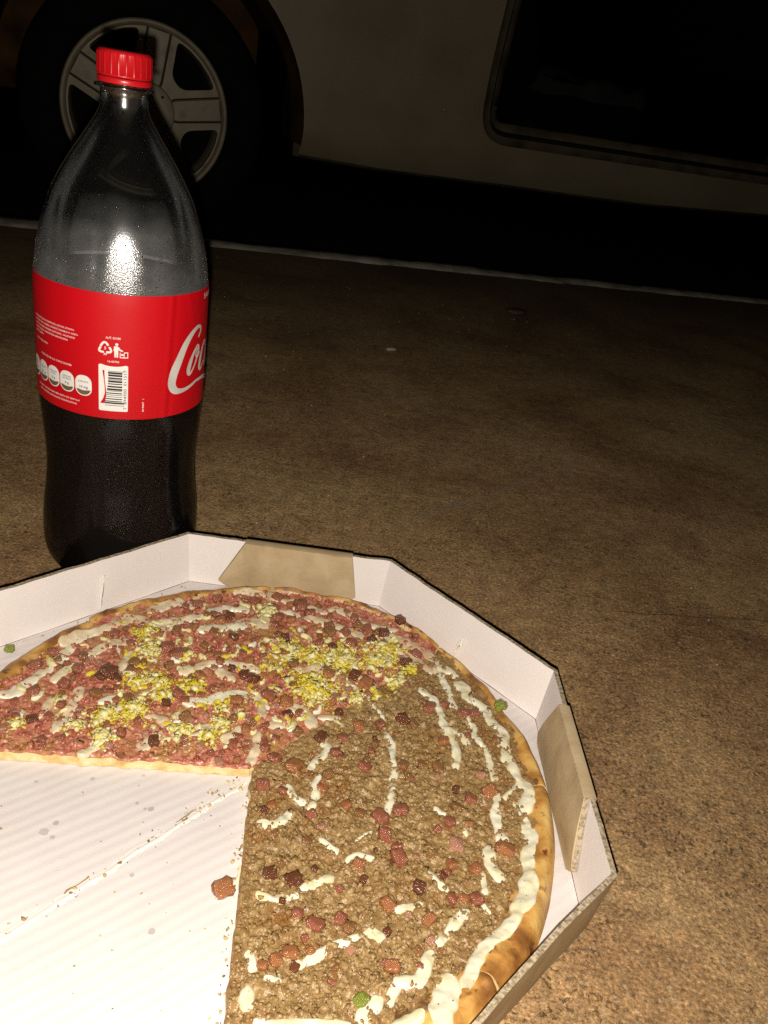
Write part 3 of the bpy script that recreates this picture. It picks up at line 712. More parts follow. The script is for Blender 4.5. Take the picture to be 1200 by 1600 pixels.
text('SABOR ORIGINAL', 84, 205.8, 4.6, M_prw, fit=48)
# the flowing white script
def big_c(o, h):
    stroke([(54.6 + o, 181, .9), (57.4 + o, 184.6, .9), (56.2 + o, 187.6, 1.0), (51.6 + o, 187.6, 1.4), (46 + o, 184.2, 1.9), (40.6 + o, 178.2, 2.5), (35.6 + o, 169, 2.9), (31.9 + o, 160.6, 3.1), (30.9 + o, 154.6, 2.9), (33.2 + o, 150.3, 2.4), (37.8 + o, 148.9, 1.6), (45 + o, 149.5, 1.1), (55 + o, 152.0, .9)], M_prs, 'logo_script', h)
def small_o(o, h):
    stroke([(54.2 + o, 176.2, .7), (50 + o, 172, 1.1), (46.6 + o, 166.5, 1.7), (44.8 + o, 161.6, 1.9), (45.3 + o, 158.9, 1.5), (47.4 + o, 159.0, .9), (50.6 + o, 162.4, .7), (54 + o, 168, .8), (55.8 + o, 173, .9), (54.9 + o, 176.0, .8)], M_prs, 'logo_script', h)
    stroke([(54.9 + o, 174.5, .7), (52.3 + o, 170.6, .6), (53.8 + o, 167.6, .6), (57.5 + o, 170.8, .5)], M_prs, 'logo_script', h + 0.00004)
def small_c(o, h):
    stroke([(66.4 + o, 172.5, .8), (66.6 + o, 175.2, .8), (64.4 + o, 175.8, .8), (61 + o, 171, 1.2), (58.4 + o, 164, 1.6), (57.9 + o, 159.6, 1.4), (60.2 + o, 158.6, .9), (65 + o, 162.8, .7)], M_prs, 'logo_script', h)
def small_a(o, h):
    stroke([(77.4 + o, 174.8, .7), (73.6 + o, 174, 1.0), (70 + o, 168, 1.4), (68.2 + o, 161.6, 1.6), (69.4 + o, 158.6, 1.1), (72.4 + o, 161.6, .8), (76 + o, 169, .8), (78.4 + o, 175.8, .8)], M_prs, 'logo_script', h)
    stroke([(78.4 + o, 175.8, .9), (75.6 + o, 166, 1.3), (74.6 + o, 160.4, 1.2), (76.4 + o, 158.6, .9), (81 + o, 163, .6)], M_prs, 'logo_script', h + 0.00004)
big_c(0, .00012); small_o(0, .00018); small_c(0, .00024); small_a(0, .00014)
stroke([(55, 152, .9), (66, 151.2, 1.3), (80, 146.6, 2.0), (94, 144.8, 2.2), (108, 148, 1.2), (118, 152, .4)], M_prs, 'logo_script', .00030)
stroke([(83, 166.5, 1.0), (88, 168.2, 1.0)], M_prs, 'logo_script', .0002)
big_c(62, .00012); small_o(62, .00018); small_a(76, .00014)
stroke([(136.8, 190, .7), (133, 186, 1.0), (128.4, 174, 1.3), (125.2, 163, 1.4), (125.6, 158.8, 1.1), (129.5, 162, .7)], M_prs, 'logo_script', .00026)

# cap with ribs, tamper ring below
M_cap = pmat("cap_red", [(0.3, (0.52, 0.008, 0.012)), (0.7, (0.58, 0.010, 0.015))], 20, 2, 0.32, 0.5, rough_var=0.08, bump=[(900, 0.12, 0.0003)])
CR = 0.01487
def rib(t, r, z):
    if r < CR * 0.93 or z < 0.32132 or z > 0.33161: return r
    return r + 0.00042 * (max(0.0, math.cos(22 * t)) ** 3) + 0.00010 * math.cos(88 * t)
prof = [(CR * 0.96, 0.32009), (CR, 0.32042), (CR * 1.005, 0.32124), (CR * 0.985, 0.32141), (CR * 0.985, 0.33136), (CR * 0.98, 0.33185), (CR * 0.96, 0.33260), (CR * 0.91, 0.33317), (CR * 0.84, 0.33342), (CR * 0.8, 0.33342), (CR * 0.4, 0.33350), (0.0003, 0.33350)]
v, f = lathe(prof, 264, BX, BY, rib); cap = mk('cap', v, f, M_cap, bottle, True)
prof = [(0.0134, 0.31680), (CR * 0.985, 0.31680), (CR * 1.0, 0.31729), (CR * 1.01, 0.31943), (CR * 0.99, 0.31976), (0.0134, 0.31976)]
v, f = lathe(prof, 96, BX, BY); mk('tamper_ring', v, f, M_cap, cap, True)
# droplets of condensation on the shoulder and along the label edge
dp_, ds = [], []
while len(dp_) < 2600:
    z = rng.uniform(0.2115, 0.262); t = rng.uniform(0, 2 * math.pi)
    if z > 0.232 + 0.02 * noise.noise(Vector((math.cos(t) * 3, math.sin(t) * 3, 1))) and rng.random() < 0.88: continue
    r = flute(t, prof_r(z), z); dp_.append((BX + r * math.cos(t), BY + r * math.sin(t), z)); ds.append(0.00016 + 0.0004 * rng.random() ** 5)
while len(dp_) < 2680:
    z = rng.uniform(0.03, 0.13); t = rng.uniform(0, 2 * math.pi); r = flute(t, prof_r(z), z)
    dp_.append((BX + r * math.cos(t), BY + r * math.sin(t), z)); ds.append(0.00012 + 0.0003 * rng.random() ** 5)
M_drop = bpy.data.materials.new("water_drop"); M_drop.use_nodes = True
_b = M_drop.node_tree.nodes['Principled BSDF']; _b.inputs['Base Color'].default_value = (0.9, 0.9, 0.9, 1); _b.inputs['Roughness'].default_value = 0.08; _b.inputs['Transmission Weight'].default_value = 1.0; _b.inputs['IOR'].default_value = 1.33
lumps('condensation', dp_, ds, M_drop, bottle, 0.02, 0.1, fine=False)
# ---------------------------------------------------------------- pizza box
OX, OY, PHI, BA, BC, BT, SPL = -0.04565, 0.31761, 0.87308, 0.17033, 0.07181, 0.0382, 0.0032
FLOOR = 0.0034; TH = 0.0026
box = tag(empty('pizza_box', (OX, OY, 0)), 'white-lined brown cardboard pizza box tray with eight sides, holding the pizza', 'box')
def board(name, c0, c1, wave_dir, wscale, wstr, rough=0.75):
    m = pmat(name, [(0.3, c0), (0.7, c1)], 30, 4, rough, 0.3, blotch=None)
    nt = m.node_tree; N = nt.nodes; L = nt.links; b = N['Principled BSDF']
    tc = N.new('ShaderNodeTexCoord'); mp = N.new('ShaderNodeMapping'); mp.inputs['Rotation'].default_value = (0, 0, wave_dir); L.new(tc.outputs['Object'], mp.inputs[0])
    wv = N.new('ShaderNodeTexWave'); wv.bands_direction = 'Y'; wv.inputs['Scale'].default_value = wscale; wv.inputs['Distortion'].default_value = 1.2; wv.inputs['Detail'].default_value = 1; wv.inputs['Detail Scale'].default_value = 0.6
    L.new(mp.outputs[0], wv.inputs['Vector'])
    bp = N.new('ShaderNodeBump'); bp.inputs['Strength'].default_value = wstr; bp.inputs['Distance'].default_value = 0.0008; L.new(wv.outputs[0], bp.inputs['Height'])
    nz2 = N.new('ShaderNodeTexNoise'); nz2.inputs['Scale'].default_value = 700; L.new(tc.outputs['Object'], nz2.inputs['Vector'])
    b2 = N.new('ShaderNodeBump'); b2.inputs['Strength'].default_value = 0.15; b2.inputs['Distance'].default_value = 0.0005; L.new(nz2.outputs[0], b2.inputs['Height']); L.new(bp.outputs[0], b2.inputs['Normal'])
    L.new(b2.outputs[0], b.inputs['Normal'])
    return m
M_wf = board("white_board_floor", (0.66, 0.605, 0.58), (0.70, 0.65, 0.625), -D(43), 52, 0.17)
M_kraft = pmat("kraft_board", [(0.3, (0.40, 0.29, 0.16)), (0.5, (0.47, 0.35, 0.20)), (0.7, (0.52, 0.40, 0.245))], 60, 5, 0.8, 0.25, [(400, 0.25, 0.0006), (30, 0.2, 0.003)], distort=0.5)
M_edge = pmat("board_edge", [(0.35, (0.20, 0.15, 0.09)), (0.6, (0.46, 0.37, 0.25))], 500, 3, 0.9, 0.2, [(700, 0.8, 0.001)])
def overt(z, off):
    """outline of the eight-sided tray; the tray leans out by SPL at the rim"""
    L_ = []; a = BA + off + SPL * max(0, (z - FLOOR)) / BT; c = BC + off * 0.414
    for k in range(4):
        n = PHI + k * math.pi / 2; nx, ny = math.cos(n), math.sin(n); tx, ty = -ny, nx
        for sg in (-1, 1): L_.append((OX + a * nx + sg * c * tx, OY + a * ny + sg * c * ty, z))
    return L_
i0 = overt(FLOOR, 0); i1 = overt(FLOOR + BT, 0)
bo = overt(FLOOR, -0.0004)
bb = MB(); n8 = 8
bb.add([(*p[:2], FLOOR) for p in bo] + [(*p[:2], 0.0006) for p in bo], [tuple(range(8)), tuple(reversed(range(8, 16)))] + [(8 + i, 8 + (i + 1) % 8, (i + 1) % 8, i) for i in range(8)])
base = bb.build('base_panel', [M_wf, M_kraft], box); base.data.polygons[1].material_index = 1
# order of the outline: 0 1 = far right wall, 1 2 = far short wall, 2 3 = left wall, ...
def wall(k):
    a0, b0, a1, b1 = [Vector(p) for p in (i0[k], i0[(k + 1) % 8], i1[k], i1[(k + 1) % 8])]
    o0 = overt(0.0008, TH); o1 = overt(FLOOR + BT, TH)
    A0, B0, A1, B1 = [Vector(p) for p in (o0[k], o0[(k + 1) % 8], o1[k], o1[(k + 1) % 8])]
    nrm = ((A1 - a1) + (B1 - b1)); nrm.z = 0; nrm.normalize()
    nx, nz = 26, 6; V = []; F = []; MI = []
    for (p, q_, r, s) in ((a0, b0, a1, b1), (A0, B0, A1, B1)):
        for j in range(nz + 1):
            for i in range(nx + 1):
                t = i / nx; h = j / nz
                P = (p * (1 - t) + q_ * t) * (1 - h) + (r * (1 - t) + s * t) * h
                w = math.sin(math.pi * t) ** 0.6
                d = w * (0.0014 * h * noise.noise(Vector((k * 7.1, t * 2.2, h))) + 0.0006 * noise.noise(Vector((k * 3.3, t * 6, h * 2))))
                P = P + nrm * d
                if j == nz: P.z += 0.0006 * noise.noise(Vector((k * 5.7, t * 14, 2))) + 0.0003 * noise.noise(Vector((k * 5.7, t * 40, 5)))
                V.append(P)
    N_ = (nx + 1) * (nz + 1)
    for j in range(nz):
        for i in range(nx):
            a = j * (nx + 1) + i
            F.append((a + 1, a, a + nx + 1, a + nx + 2)); MI.append(0)
            F.append((N_ + a, N_ + a + 1, N_ + a + nx + 2, N_ + a + nx + 1)); MI.append(1)
    top = nz * (nx + 1)
    for i in range(nx):
        F.append((top + i + 1, top + i, N_ + top + i, N_ + top + i + 1)); MI.append(2)
        F.append((i, i + 1, N_ + i + 1, N_ + i)); MI.append(1)
    # flutes in the wall run along its length on the long sides
    o = mk('wall_panel', V, F, [M_wall, M_kraft, M_edge], box, True, MI)
    return o
M_wall = pmat("white_board_wall", [(0.3, (0.76, 0.69, 0.655)), (0.7, (0.81, 0.745, 0.71))], 14, 4, 0.75, 0.3, [(50, 0.12, 0.002), (600, 0.15, 0.0005)])
walls = [wall(k) for k in range(8)]
for o in walls:
    md = o.modifiers.new('edges', 'EDGE_SPLIT'); md.split_angle = D(40)
# brown tabs folded over the short walls
def tab(k, top, low, foot, lowh):
    a0, b0, a1, b1 = [Vector(p) for p in (i0[k], i0[(k + 1) % 8], i1[k], i1[(k + 1) % 8])]
    cin = Vector((OX, OY, 0)) - (a0 + b0) / 2; cin.z = 0; cin.normalize()
    def P(t, h, d): return (a0 * (1 - t) + b0 * t) * (1 - h) + (a1 * (1 - t) + b1 * t) * h + cin * d
    outl = [(top[0], 1.012), (top[1], 1.012), (low[1], lowh), (foot[1], 0.02), (foot[0], 0.02), (low[0], lowh)]
    Vp, Fp = fill2d(outl, [], 0.045)
    def dd(t, h): return 0.0012 + 0.0012 * math.sin(math.pi * min(1, max(0, h))) + 0.0008 * noise.noise(Vector((t * 5, h * 2, k)))
    n = len(Vp); V = [P(t, h, dd(t, h) + TH * 0.8) for t, h in Vp]; F = [tuple(f) for f in Fp]; MI = [0] * len(F)
    m = len(outl); k0 = len(V)
    V += [P(t, h, dd(t, h) + TH * 0.8) for t, h in outl] + [P(t, h, dd(t, h) * 0.3 + 0.0002) for t, h in outl]
    for i in range(m): F.append((k0 + i, k0 + (i + 1) % m, k0 + m + (i + 1) % m, k0 + m + i)); MI.append(1)
    # fold over the rim
    fo = []
    for i in range(13):
        t = top[0] + (top[1] - top[0]) * i / 12
        fo += [P(t, 1.012, dd(t, 1) + TH * 0.8), P(t, 1.035, 0.0006 - TH * 0.3), P(t, 1.012, -TH * 1.25), P(t, 0.85, -TH * 1.25)]
    k1 = len(V); V += fo
    for i in range(12):
        for j in range(3): a = k1 + i * 4 + j; F.append((a, a + 1, a + 5, a + 4)); MI.append(0)
    return mk('corner_tab', V, F, [M_kraft, M_edge], box, True, MI)
tb = [tab(1, (0.19, 0.72), (0.135, 0.845), (0.20, 0.79), 0.17), tab(7, (0.30, 0.78), (0.16, 0.86), (0.2, 0.84), 0.16), tab(3, (0.22, 0.75), (0.15, 0.84), (0.2, 0.79), 0.17), tab(5, (0.22, 0.75), (0.15, 0.84), (0.2, 0.79), 0.17)]
for o in tb:
    md = o.modifiers.new('edges', 'EDGE_SPLIT'); md.split_angle = D(35)

# knife scores: the cut across the empty floor and the nicks where the blade met the walls
M_torn = pmat("torn_paper", [(0.3, (0.78, 0.72, 0.66)), (0.7, (0.84, 0.79, 0.75))], 200, 3, 0.9, 0.2)
M_greasy = pmat("greasy_score", [(0.4, (0.36, 0.25, 0.10)), (0.6, (0.55, 0.44, 0.28))], 120, 4, 0.6, 0.4)
PXC, PYC = -0.04507, 0.31358
CUT0 = 0.14399          # direction of the first cut (radians)
def score(p, q_, w, name):
    p, q_ = Vector(p), Vector(q_); d = (q_ - p); ln = d.length; d.normalize(); nrm = Vector((-d.y, d.x, 0)); n = int(ln / 0.0018)
    V = []; F = []; MI = []
    for i in range(n + 1):
        c = p + d * (ln * i / n) + nrm * 0.0012 * noise.noise(Vector((i * 0.12, 4, 0)))
        k = 0.6 + 0.7 * abs(noise.noise(Vector((i * 0.35, 8, 2)))); up = 0.0008 + 0.0010 * abs(noise.noise(Vector((i * 0.23, 2, 9))))
        V += [c + nrm * w * k * 1.2 + Vector((0, 0, 0.00015)), c + nrm * w * 0.45 * k + Vector((0, 0, up)), c + nrm * w * 0.1 + Vector((0, 0, 0.0003)), c - nrm * w * 0.5 * k + Vector((0, 0, up * 0.5)), c - nrm * w * k + Vector((0, 0, 0.00015))]
        if i:
            b = 5 * i
            for j in range(4): F.append((b - 5 + j, b - 4 + j, b + 1 + j, b + j)); MI.append(1 if (j in (2, 3) and noise.noise(Vector((i * 0.12, 0, 7))) > 0.05 and j == 3) else 0)
    return mk(name, V, F, [M_torn, M_greasy], box, True, MI)
ca = CUT0 + math.pi / 4 + math.pi
score((PXC + 0.004 * math.cos(ca), PYC + 0.004 * math.sin(ca), FLOOR), (PXC + 0.160 * math.cos(ca), PYC + 0.160 * math.sin(ca), FLOOR), 0.0027, 'knife_score')
def nick(k, t0, t1, h0, h1, w):
    a0, b0, a1, b1 = [Vector(p) for p in (i0[k], i0[(k + 1) % 8], i1[k], i1[(k + 1) % 8])]
    cin = Vector((OX, OY, 0)) - (a0 + b0) / 2; cin.z = 0; cin.normalize(); tv = (b0 - a0).normalized()
    V = []; F = []; MI = []
    for i in range(15):
        s = i / 14; t = t0 + (t1 - t0) * s + 0.004 * noise.noise(Vector((i * 0.5, k, 3))); h = h0 + (h1 - h0) * s
        c = (a0 * (1 - t) + b0 * t) * (1 - h) + (a1 * (1 - t) + b1 * t) * h; ww = w * (0.35 + 0.9 * math.sin(math.pi * min(1, s * 1.1)) ** 0.7 * abs(noise.noise(Vector((i * 0.6, 9, k)))) * 1.6)
        V += [c + tv * ww + cin * 0.0006, c + tv * ww * 0.4 + cin * 0.0022, c + cin * 0.0010, c - tv * ww * 0.6 + cin * 0.0020, c - tv * ww + cin * 0.0006]
        if i:
            b = 5 * i
            for j in range(4): F.append((b - 5 + j, b - 4 + j, b + 1 + j, b + j)); MI.append(1 if (j == 2 and 2 < i < 12) else 0)
    return mk('knife_nick', V, F, [M_torn, M_greasy], box, True, MI)
nick(2, 0.485, 0.455, 0.06, 0.72, 0.0016)
nick(0, 0.50, 0.465, 0.04, 0.55, 0.0022)
# grease spots and crumbs on the bare floor
M_grease = pmat("grease_spot", [(0.3, (0.46, 0.42, 0.39)), (0.7, (0.56, 0.515, 0.485))], 90, 3, 0.45, 0.5)
for (dx, dy, r) in ((-0.044, -0.032, .0016), (-0.052, -0.030, .0010), (-0.047, -0.0325, .0009), (-0.085, -0.050, .0015), (-0.088, -0.056, .0023), (-0.083, -0.058, .0013), (-0.079, -0.020, .0013), (-0.055, -0.012, .0010), (-0.026, -0.031, .0012), (-0.105, -0.028, .0010), (-0.04, -0.07, .0012), (-0.06, -0.085, .0011), (-0.022, -0.095, .0016)):
    x, y = PXC + dx, PYC + dy; n = 10
    V = [(x + r * (1 + 0.35 * noise.noise(Vector((k, dx * 900, dy * 900)))) * math.cos(2 * math.pi * k / n), y + r * (1 + 0.35 * noise.noise(Vector((k + 30, dx * 900, 1)))) * math.sin(2 * math.pi * k / n), FLOOR + 0.00012) for k in range(n)]
    mk('grease_spot', V, [tuple(range(n))], M_grease, box)
M_crumb = pmat("floor_crumb", [(0.2, (0.16, 0.09, 0.035)), (0.5, (0.40, 0.27, 0.11)), (0.8, (0.60, 0.47, 0.22))], 50, 2, 0.6, 0.4, island=0.8)
cpz, csz = [], []
for i in range(90):
    t = 0.006 + 0.13 * rng.random() ** 2.2; off = rng.gauss(0, 0.0022)
    cpz.append((PXC + t * math.cos(ca) - off * math.sin(ca), PYC + t * math.sin(ca) + off * math.cos(ca), FLOOR + 0.0004)); csz.append(0.0003 + 0.0008 * rng.random() ** 3)
for i in range(50):
    a = CUT0 + math.pi + rng.random() * math.pi / 2; t = 0.02 + 0.12 * rng.random()
    cpz.append((PXC + t * math.cos(a), PYC + t * math.sin(a), FLOOR + 0.0002)); csz.append(0.0002 + 0.0003 * rng.random())
for i in range(26):
    t = rng.random(); p = Vector(i0[2]) * (1 - t) + Vector(i0[3]) * t; cpz.append((p.x + rng.uniform(0, .006), p.y - rng.uniform(0, .006), FLOOR + 0.0003)); csz.append(0.0002 + 0.0006 * rng.random() ** 3)
for i in range(70):
    a = CUT0 - math.pi / 2 - abs(rng.gauss(0, 0.004)); t = 0.01 + 0.15 * rng.random(); off = abs(rng.gauss(0, 0.0018)) + 0.0004
    cpz.append((PXC + t * math.cos(a) - off, PYC + t * math.sin(a), FLOOR + 0.0004)); csz.append(0.0003 + 0.0007 * rng.random() ** 2)
cb = lumps('crumbs', cpz, csz, M_crumb, None, 0.25, 0.4, fine=False)
tag(cb, 'tiny golden crumbs along the knife score on the bare box floor', 'crumbs')
MEAT_STRIPS = [(3.1,[(89.1,85.7),(97.1,78.8),(102.2,65.6),(105.5,55.4),(110.2,45.8),(111.4,35.8),(111.1,28.3)]),(2.7,[(104.3,56.7),(113.3,53.5),(117.9,46.7)]),(2.8,[(100.5,104.6),(104.9,93.1),(108.0,80.5),(110.0,76.4)]),(4.4,[(101.2,111.4),(109.8,107.3),(116.1,96.2),(118.6,87.6),(127.4,81.0),(132.4,70.7),(137.6,61.9),(140.6,51.4),(141.6,41.2)]),(2.3,[(118.0,68.6),(121.9,61.2),(121.8,53.0)]),(2.6,[(124.8,51.1),(129.2,44.3),(130.8,34.6),(133.4,23.9)]),(2.5,[(69.8,42.4),(73.7,35.6),(74.9,24.3),(76.5,17.4),(76.6,11.3)]),(2.4,[(76.7,10.4),(76.4,5.2),(76.4,-3.8),(75.3,-12.2)]),(1.5,[(56.7,66.8),(63.2,61.0),(67.5,55.4)]),(3.2,[(34.1,28.2),(37.9,25.1),(36.7,18.8),(32.5,12.9),(30.9,7.7)]),(2.7,[(35.8,1.5),(35.7,-6.7),(36.1,-15.3),(34.6,-18.6)]),(2.7,[(22.2,-9.8),(26.3,-15.4),(31.2,-16.4)]),(2.9,[(13.0,-34.6),(18.7,-34.1),(23.2,-30.3),(25.2,-25.4)]),(2.2,[(44.3,-38.2),(52.0,-42.3)]),(1.3,[(61.3,-34.5),(67.1,-28.5)]),(3.9,[(144.7,35.4),(146.8,28.1),(151.9,17.5),(149.3,5.6)]),(2.5,[(146.5,22.3),(138.6,11.2)]),(3.1,[(134.6,9.3),(133.2,-0.7),(133.8,-10.4),(136.5,-18.0)]),(5.1,[(146.2,6.2),(148.5,-5.0),(150.9,-14.0)]),(6.7,[(150.9,-14.0),(148.4,-25.7),(148.4,-34.5),(146.3,-46.2),(143.8,-54.7)]),(3.5,[(128.6,-26.1),(129.3,-34.4),(133.2,-41.0)]),(1.7,[(100.6,-5.6),(104.5,-8.6)]),(2.0,[(113.0,-12.9),(116.7,-17.9)]),(5.2,[(140.2,-57.8),(138.3,-64.9),(129.8,-73.6),(124.2,-81.8),(120.3,-89.1),(117.7,-97.4)]),(8.0,[(108.0,-101.7),(106.5,-111.2),(105.1,-119.4)]),(2.9,[(116.5,-63.9),(111.1,-69.6),(107.3,-76.1),(104.1,-80.1)]),(3.0,[(100.3,-87.6),(98.0,-95.3),(94.6,-100.0),(86.5,-102.6),(84.0,-109.9)]),(2.5,[(124.6,-42.1),(125.9,-50.4)]),(1.5,[(124.8,-57.9),(127.5,-61.1)]),(2.5,[(98.9,-46.4),(106.3,-53.0)]),(2.7,[(84.9,-67.9),(93.5,-64.2)]),(3.9,[(94.9,-116.1),(87.4,-122.5)]),(2.3,[(20.8,-73.7),(30.2,-73.7),(38.2,-70.1)]),(3.0,[(40.1,-65.7),(46.1,-61.3),(50.5,-58.3)]),(2.5,[(44.0,-102.3),(50.7,-97.6),(58.4,-90.8),(68.0,-85.6),(74.8,-80.9),(77.6,-83.1)]),(2.4,[(22.6,-101.8),(25.3,-107.5)]),(2.1,[(32.6,-111.2),(36.4,-111.0)]),(3.4,[(25.6,-118.9),(26.5,-122.9)]),(2.8,[(32.6,-128.9),(49.0,-127.3),(66.6,-123.4)]),(3.1,[(73.2,-119.9),(78.8,-112.4)]),(2.7,[(84.3,-110.4),(87.8,-102.3)]),(1.9,[(58.3,-46.9),(62.8,-42.6),(69.2,-43.1)])]
HAM_STRIPS = [(4.1,[(-144.2,20.2),(-141.7,22.5),(-137.2,32.1),(-132.7,46.7),(-129.0,60.0),(-128.0,66.6)]),(2.2,[(-124.7,37.3),(-120.8,50.1)]),(2.8,[(-133.2,69.5),(-125.8,80.3),(-117.1,91.1),(-111.7,96.3)]),(5.8,[(-110.5,98.7),(-102.0,106.4),(-90.9,104.8),(-84.1,103.3)]),(3.9,[(-94.2,118.4),(-82.7,129.7),(-74.0,130.1)]),(4.0,[(-114.5,67.4),(-108.3,76.9),(-99.9,81.4)]),(3.5,[(-93.5,59.1),(-93.1,68.5)]),(3.5,[(-108.4,2.8),(-107.1,15.8),(-108.4,31.6)]),(2.1,[(-120.4,9.7),(-119.5,19.4),(-114.5,24.5)]),(3.6,[(-84.7,16.5),(-83.1,26.5)]),(2.2,[(-92.7,27.7),(-82.9,35.8)]),(3.9,[(-59.8,2.0),(-55.9,11.3),(-53.8,21.0),(-63.1,23.8)]),(2.0,[(-82.4,-2.8),(-85.3,-8.2),(-88.4,-11.3)]),(3.8,[(-84.2,107.6),(-75.3,113.2),(-65.7,119.9)]),(3.0,[(-57.1,127.9),(-47.9,134.6),(-37.2,136.4)]),(2.9,[(-59.9,107.2),(-45.3,113.1),(-33.8,118.8)]),(6.9,[(-30.6,123.4),(-23.4,126.4)]),(1.8,[(-46.7,153.2),(-34.0,157.4),(-28.3,156.8)]),(2.7,[(-22.8,158.6),(-10.4,154.5),(-4.0,156.5)]),(2.2,[(-10.4,142.6),(-1.0,140.2)]),(3.6,[(4.4,153.6),(15.3,150.7),(23.5,157.3)]),(3.1,[(8.1,139.2),(23.9,138.0),(43.4,131.4)]),(2.8,[(-57.5,65.1),(-47.1,74.2),(-36.2,78.6),(-15.9,78.1)]),(2.7,[(-35.8,69.4),(-28.0,65.5)]),(4.5,[(-45.1,40.5),(-34.5,46.1),(-24.9,53.3),(-12.3,53.9)]),(1.9,[(-7.1,47.9),(-7.1,56.5),(-4.6,63.0)]),(2.2,[(-3.4,39.5),(-5.1,47.3)]),(3.2,[(11.0,85.8),(20.7,88.5),(30.5,83.7)]),(3.0,[(14.1,50.8),(21.4,48.8),(25.5,40.1)]),(3.3,[(5.4,33.8),(9.5,35.4)]),(2.5,[(-1.8,5.4),(-1.0,12.8),(-1.8,22.6)]),(2.5,[(-49.6,27.4),(-44.8,29.7)]),(2.9,[(-36.0,16.4),(-31.7,22.6)]),(2.5,[(-17.9,16.0),(-14.7,24.4)]),(3.6,[(26.8,156.7),(41.4,149.5),(52.2,145.2),(65.9,143.4)]),(3.8,[(54.7,129.0),(67.5,122.1),(80.7,119.1),(91.9,108.8)]),(5.6,[(66.6,134.7),(82.3,130.0),(93.6,122.8),(99.1,110.8)]),(2.0,[(43.1,81.0),(49.8,74.9)]),(2.3,[(31.2,47.0),(38.8,47.9)])]
MEAT_BITS = [(8.3,-11.8,4.0,'r'),(19.0,-12.4,3.7,'r'),(39.3,-5.4,3.7,'o'),(59.6,14.2,3.9,'r'),(42.5,21.2,3.6,'r'),(45.3,33.0,4.0,'r'),(36.2,-24.1,3.9,'r'),(42.5,-30.4,2.9,'p'),(21.9,4.6,5.9,'o'),(33.0,30.5,4.0,'d'),(60.7,-18.1,3.3,'b'),(53.5,-14.3,3.0,'o'),(71.5,-18.6,4.3,'r'),(74.8,-29.6,4.8,'r'),(81.4,-11.7,3.7,'r'),(82.8,-40.9,4.4,'r'),(81.6,-33.6,3.2,'r'),(64.2,33.2,2.9,'b'),(81.1,20.0,3.6,'b'),(15.1,-23.1,2.9,'o'),(41.1,3.7,3.1,'b'),(78.3,56.6,5.7,'d'),(53.3,44.6,5.2,'o'),(65.4,49.3,3.8,'r'),(94.1,70.9,4.3,'r'),(103.2,76.3,3.6,'r'),(122.1,73.7,3.9,'r'),(115.2,70.8,3.9,'r'),(129.8,12.3,4.9,'o'),(119.3,5.3,3.8,'r'),(112.3,-1.6,3.8,'b'),(125.4,23.0,3.9,'p'),(111.2,10.2,2.8,'d'),(107.6,-14.2,5.0,'r'),(111.4,-26.3,5.2,'p'),(101.7,-19.6,3.0,'r'),(109.6,-38.6,4.1,'o'),(136.9,-24.3,4.9,'o'),(117.9,52.0,3.0,'r'),(135.3,53.8,3.4,'b'),(121.1,-39.1,3.5,'o'),(103.4,44.6,3.7,'o'),(100.6,23.2,3.9,'b'),(105.2,-46.1,2.8,'d'),(121.5,-56.2,4.2,'r'),(115.3,-56.7,3.0,'o'),(109.8,-57.9,3.3,'r'),(93.7,-55.6,4.0,'d'),(99.2,-71.0,3.5,'o'),(79.5,-67.1,4.1,'o'),(80.5,-80.4,2.9,'d'),(34.3,-63.8,3.9,'d'),(43.3,-55.6,2.7,'d'),(22.9,-61.6,3.9,'d'),(39.1,-80.1,3.4,'r'),(47.8,-83.4,4.3,'r'),(44.5,-90.8,2.8,'r'),(58.7,-78.4,3.5,'r'),(47.9,-96.4,2.8,'o'),(56.2,-64.0,3.0,'r'),(29.1,-106.3,3.2,'o'),(34.1,-102.8,3.3,'o'),(39.4,-98.6,3.3,'o'),(42.3,-103.8,2.4,'d'),(63.2,-81.6,3.7,'b'),(71.9,-113.1,3.2,'g'),(83.8,-96.6,3.3,'o'),(66.9,-56.3,2.7,'d'),(63.6,-49.1,6.2,'o'),(85.4,54.0,3.0,'b'),(19.0,30.5,3.3,'b'),(84.8,12.3,2.8,'b'),(91.4,23.5,3.2,'b'),(36.8,-41.0,2.8,'b'),(27.0,-56.1,2.4,'b'),(94.8,-86.8,2.5,'b')]
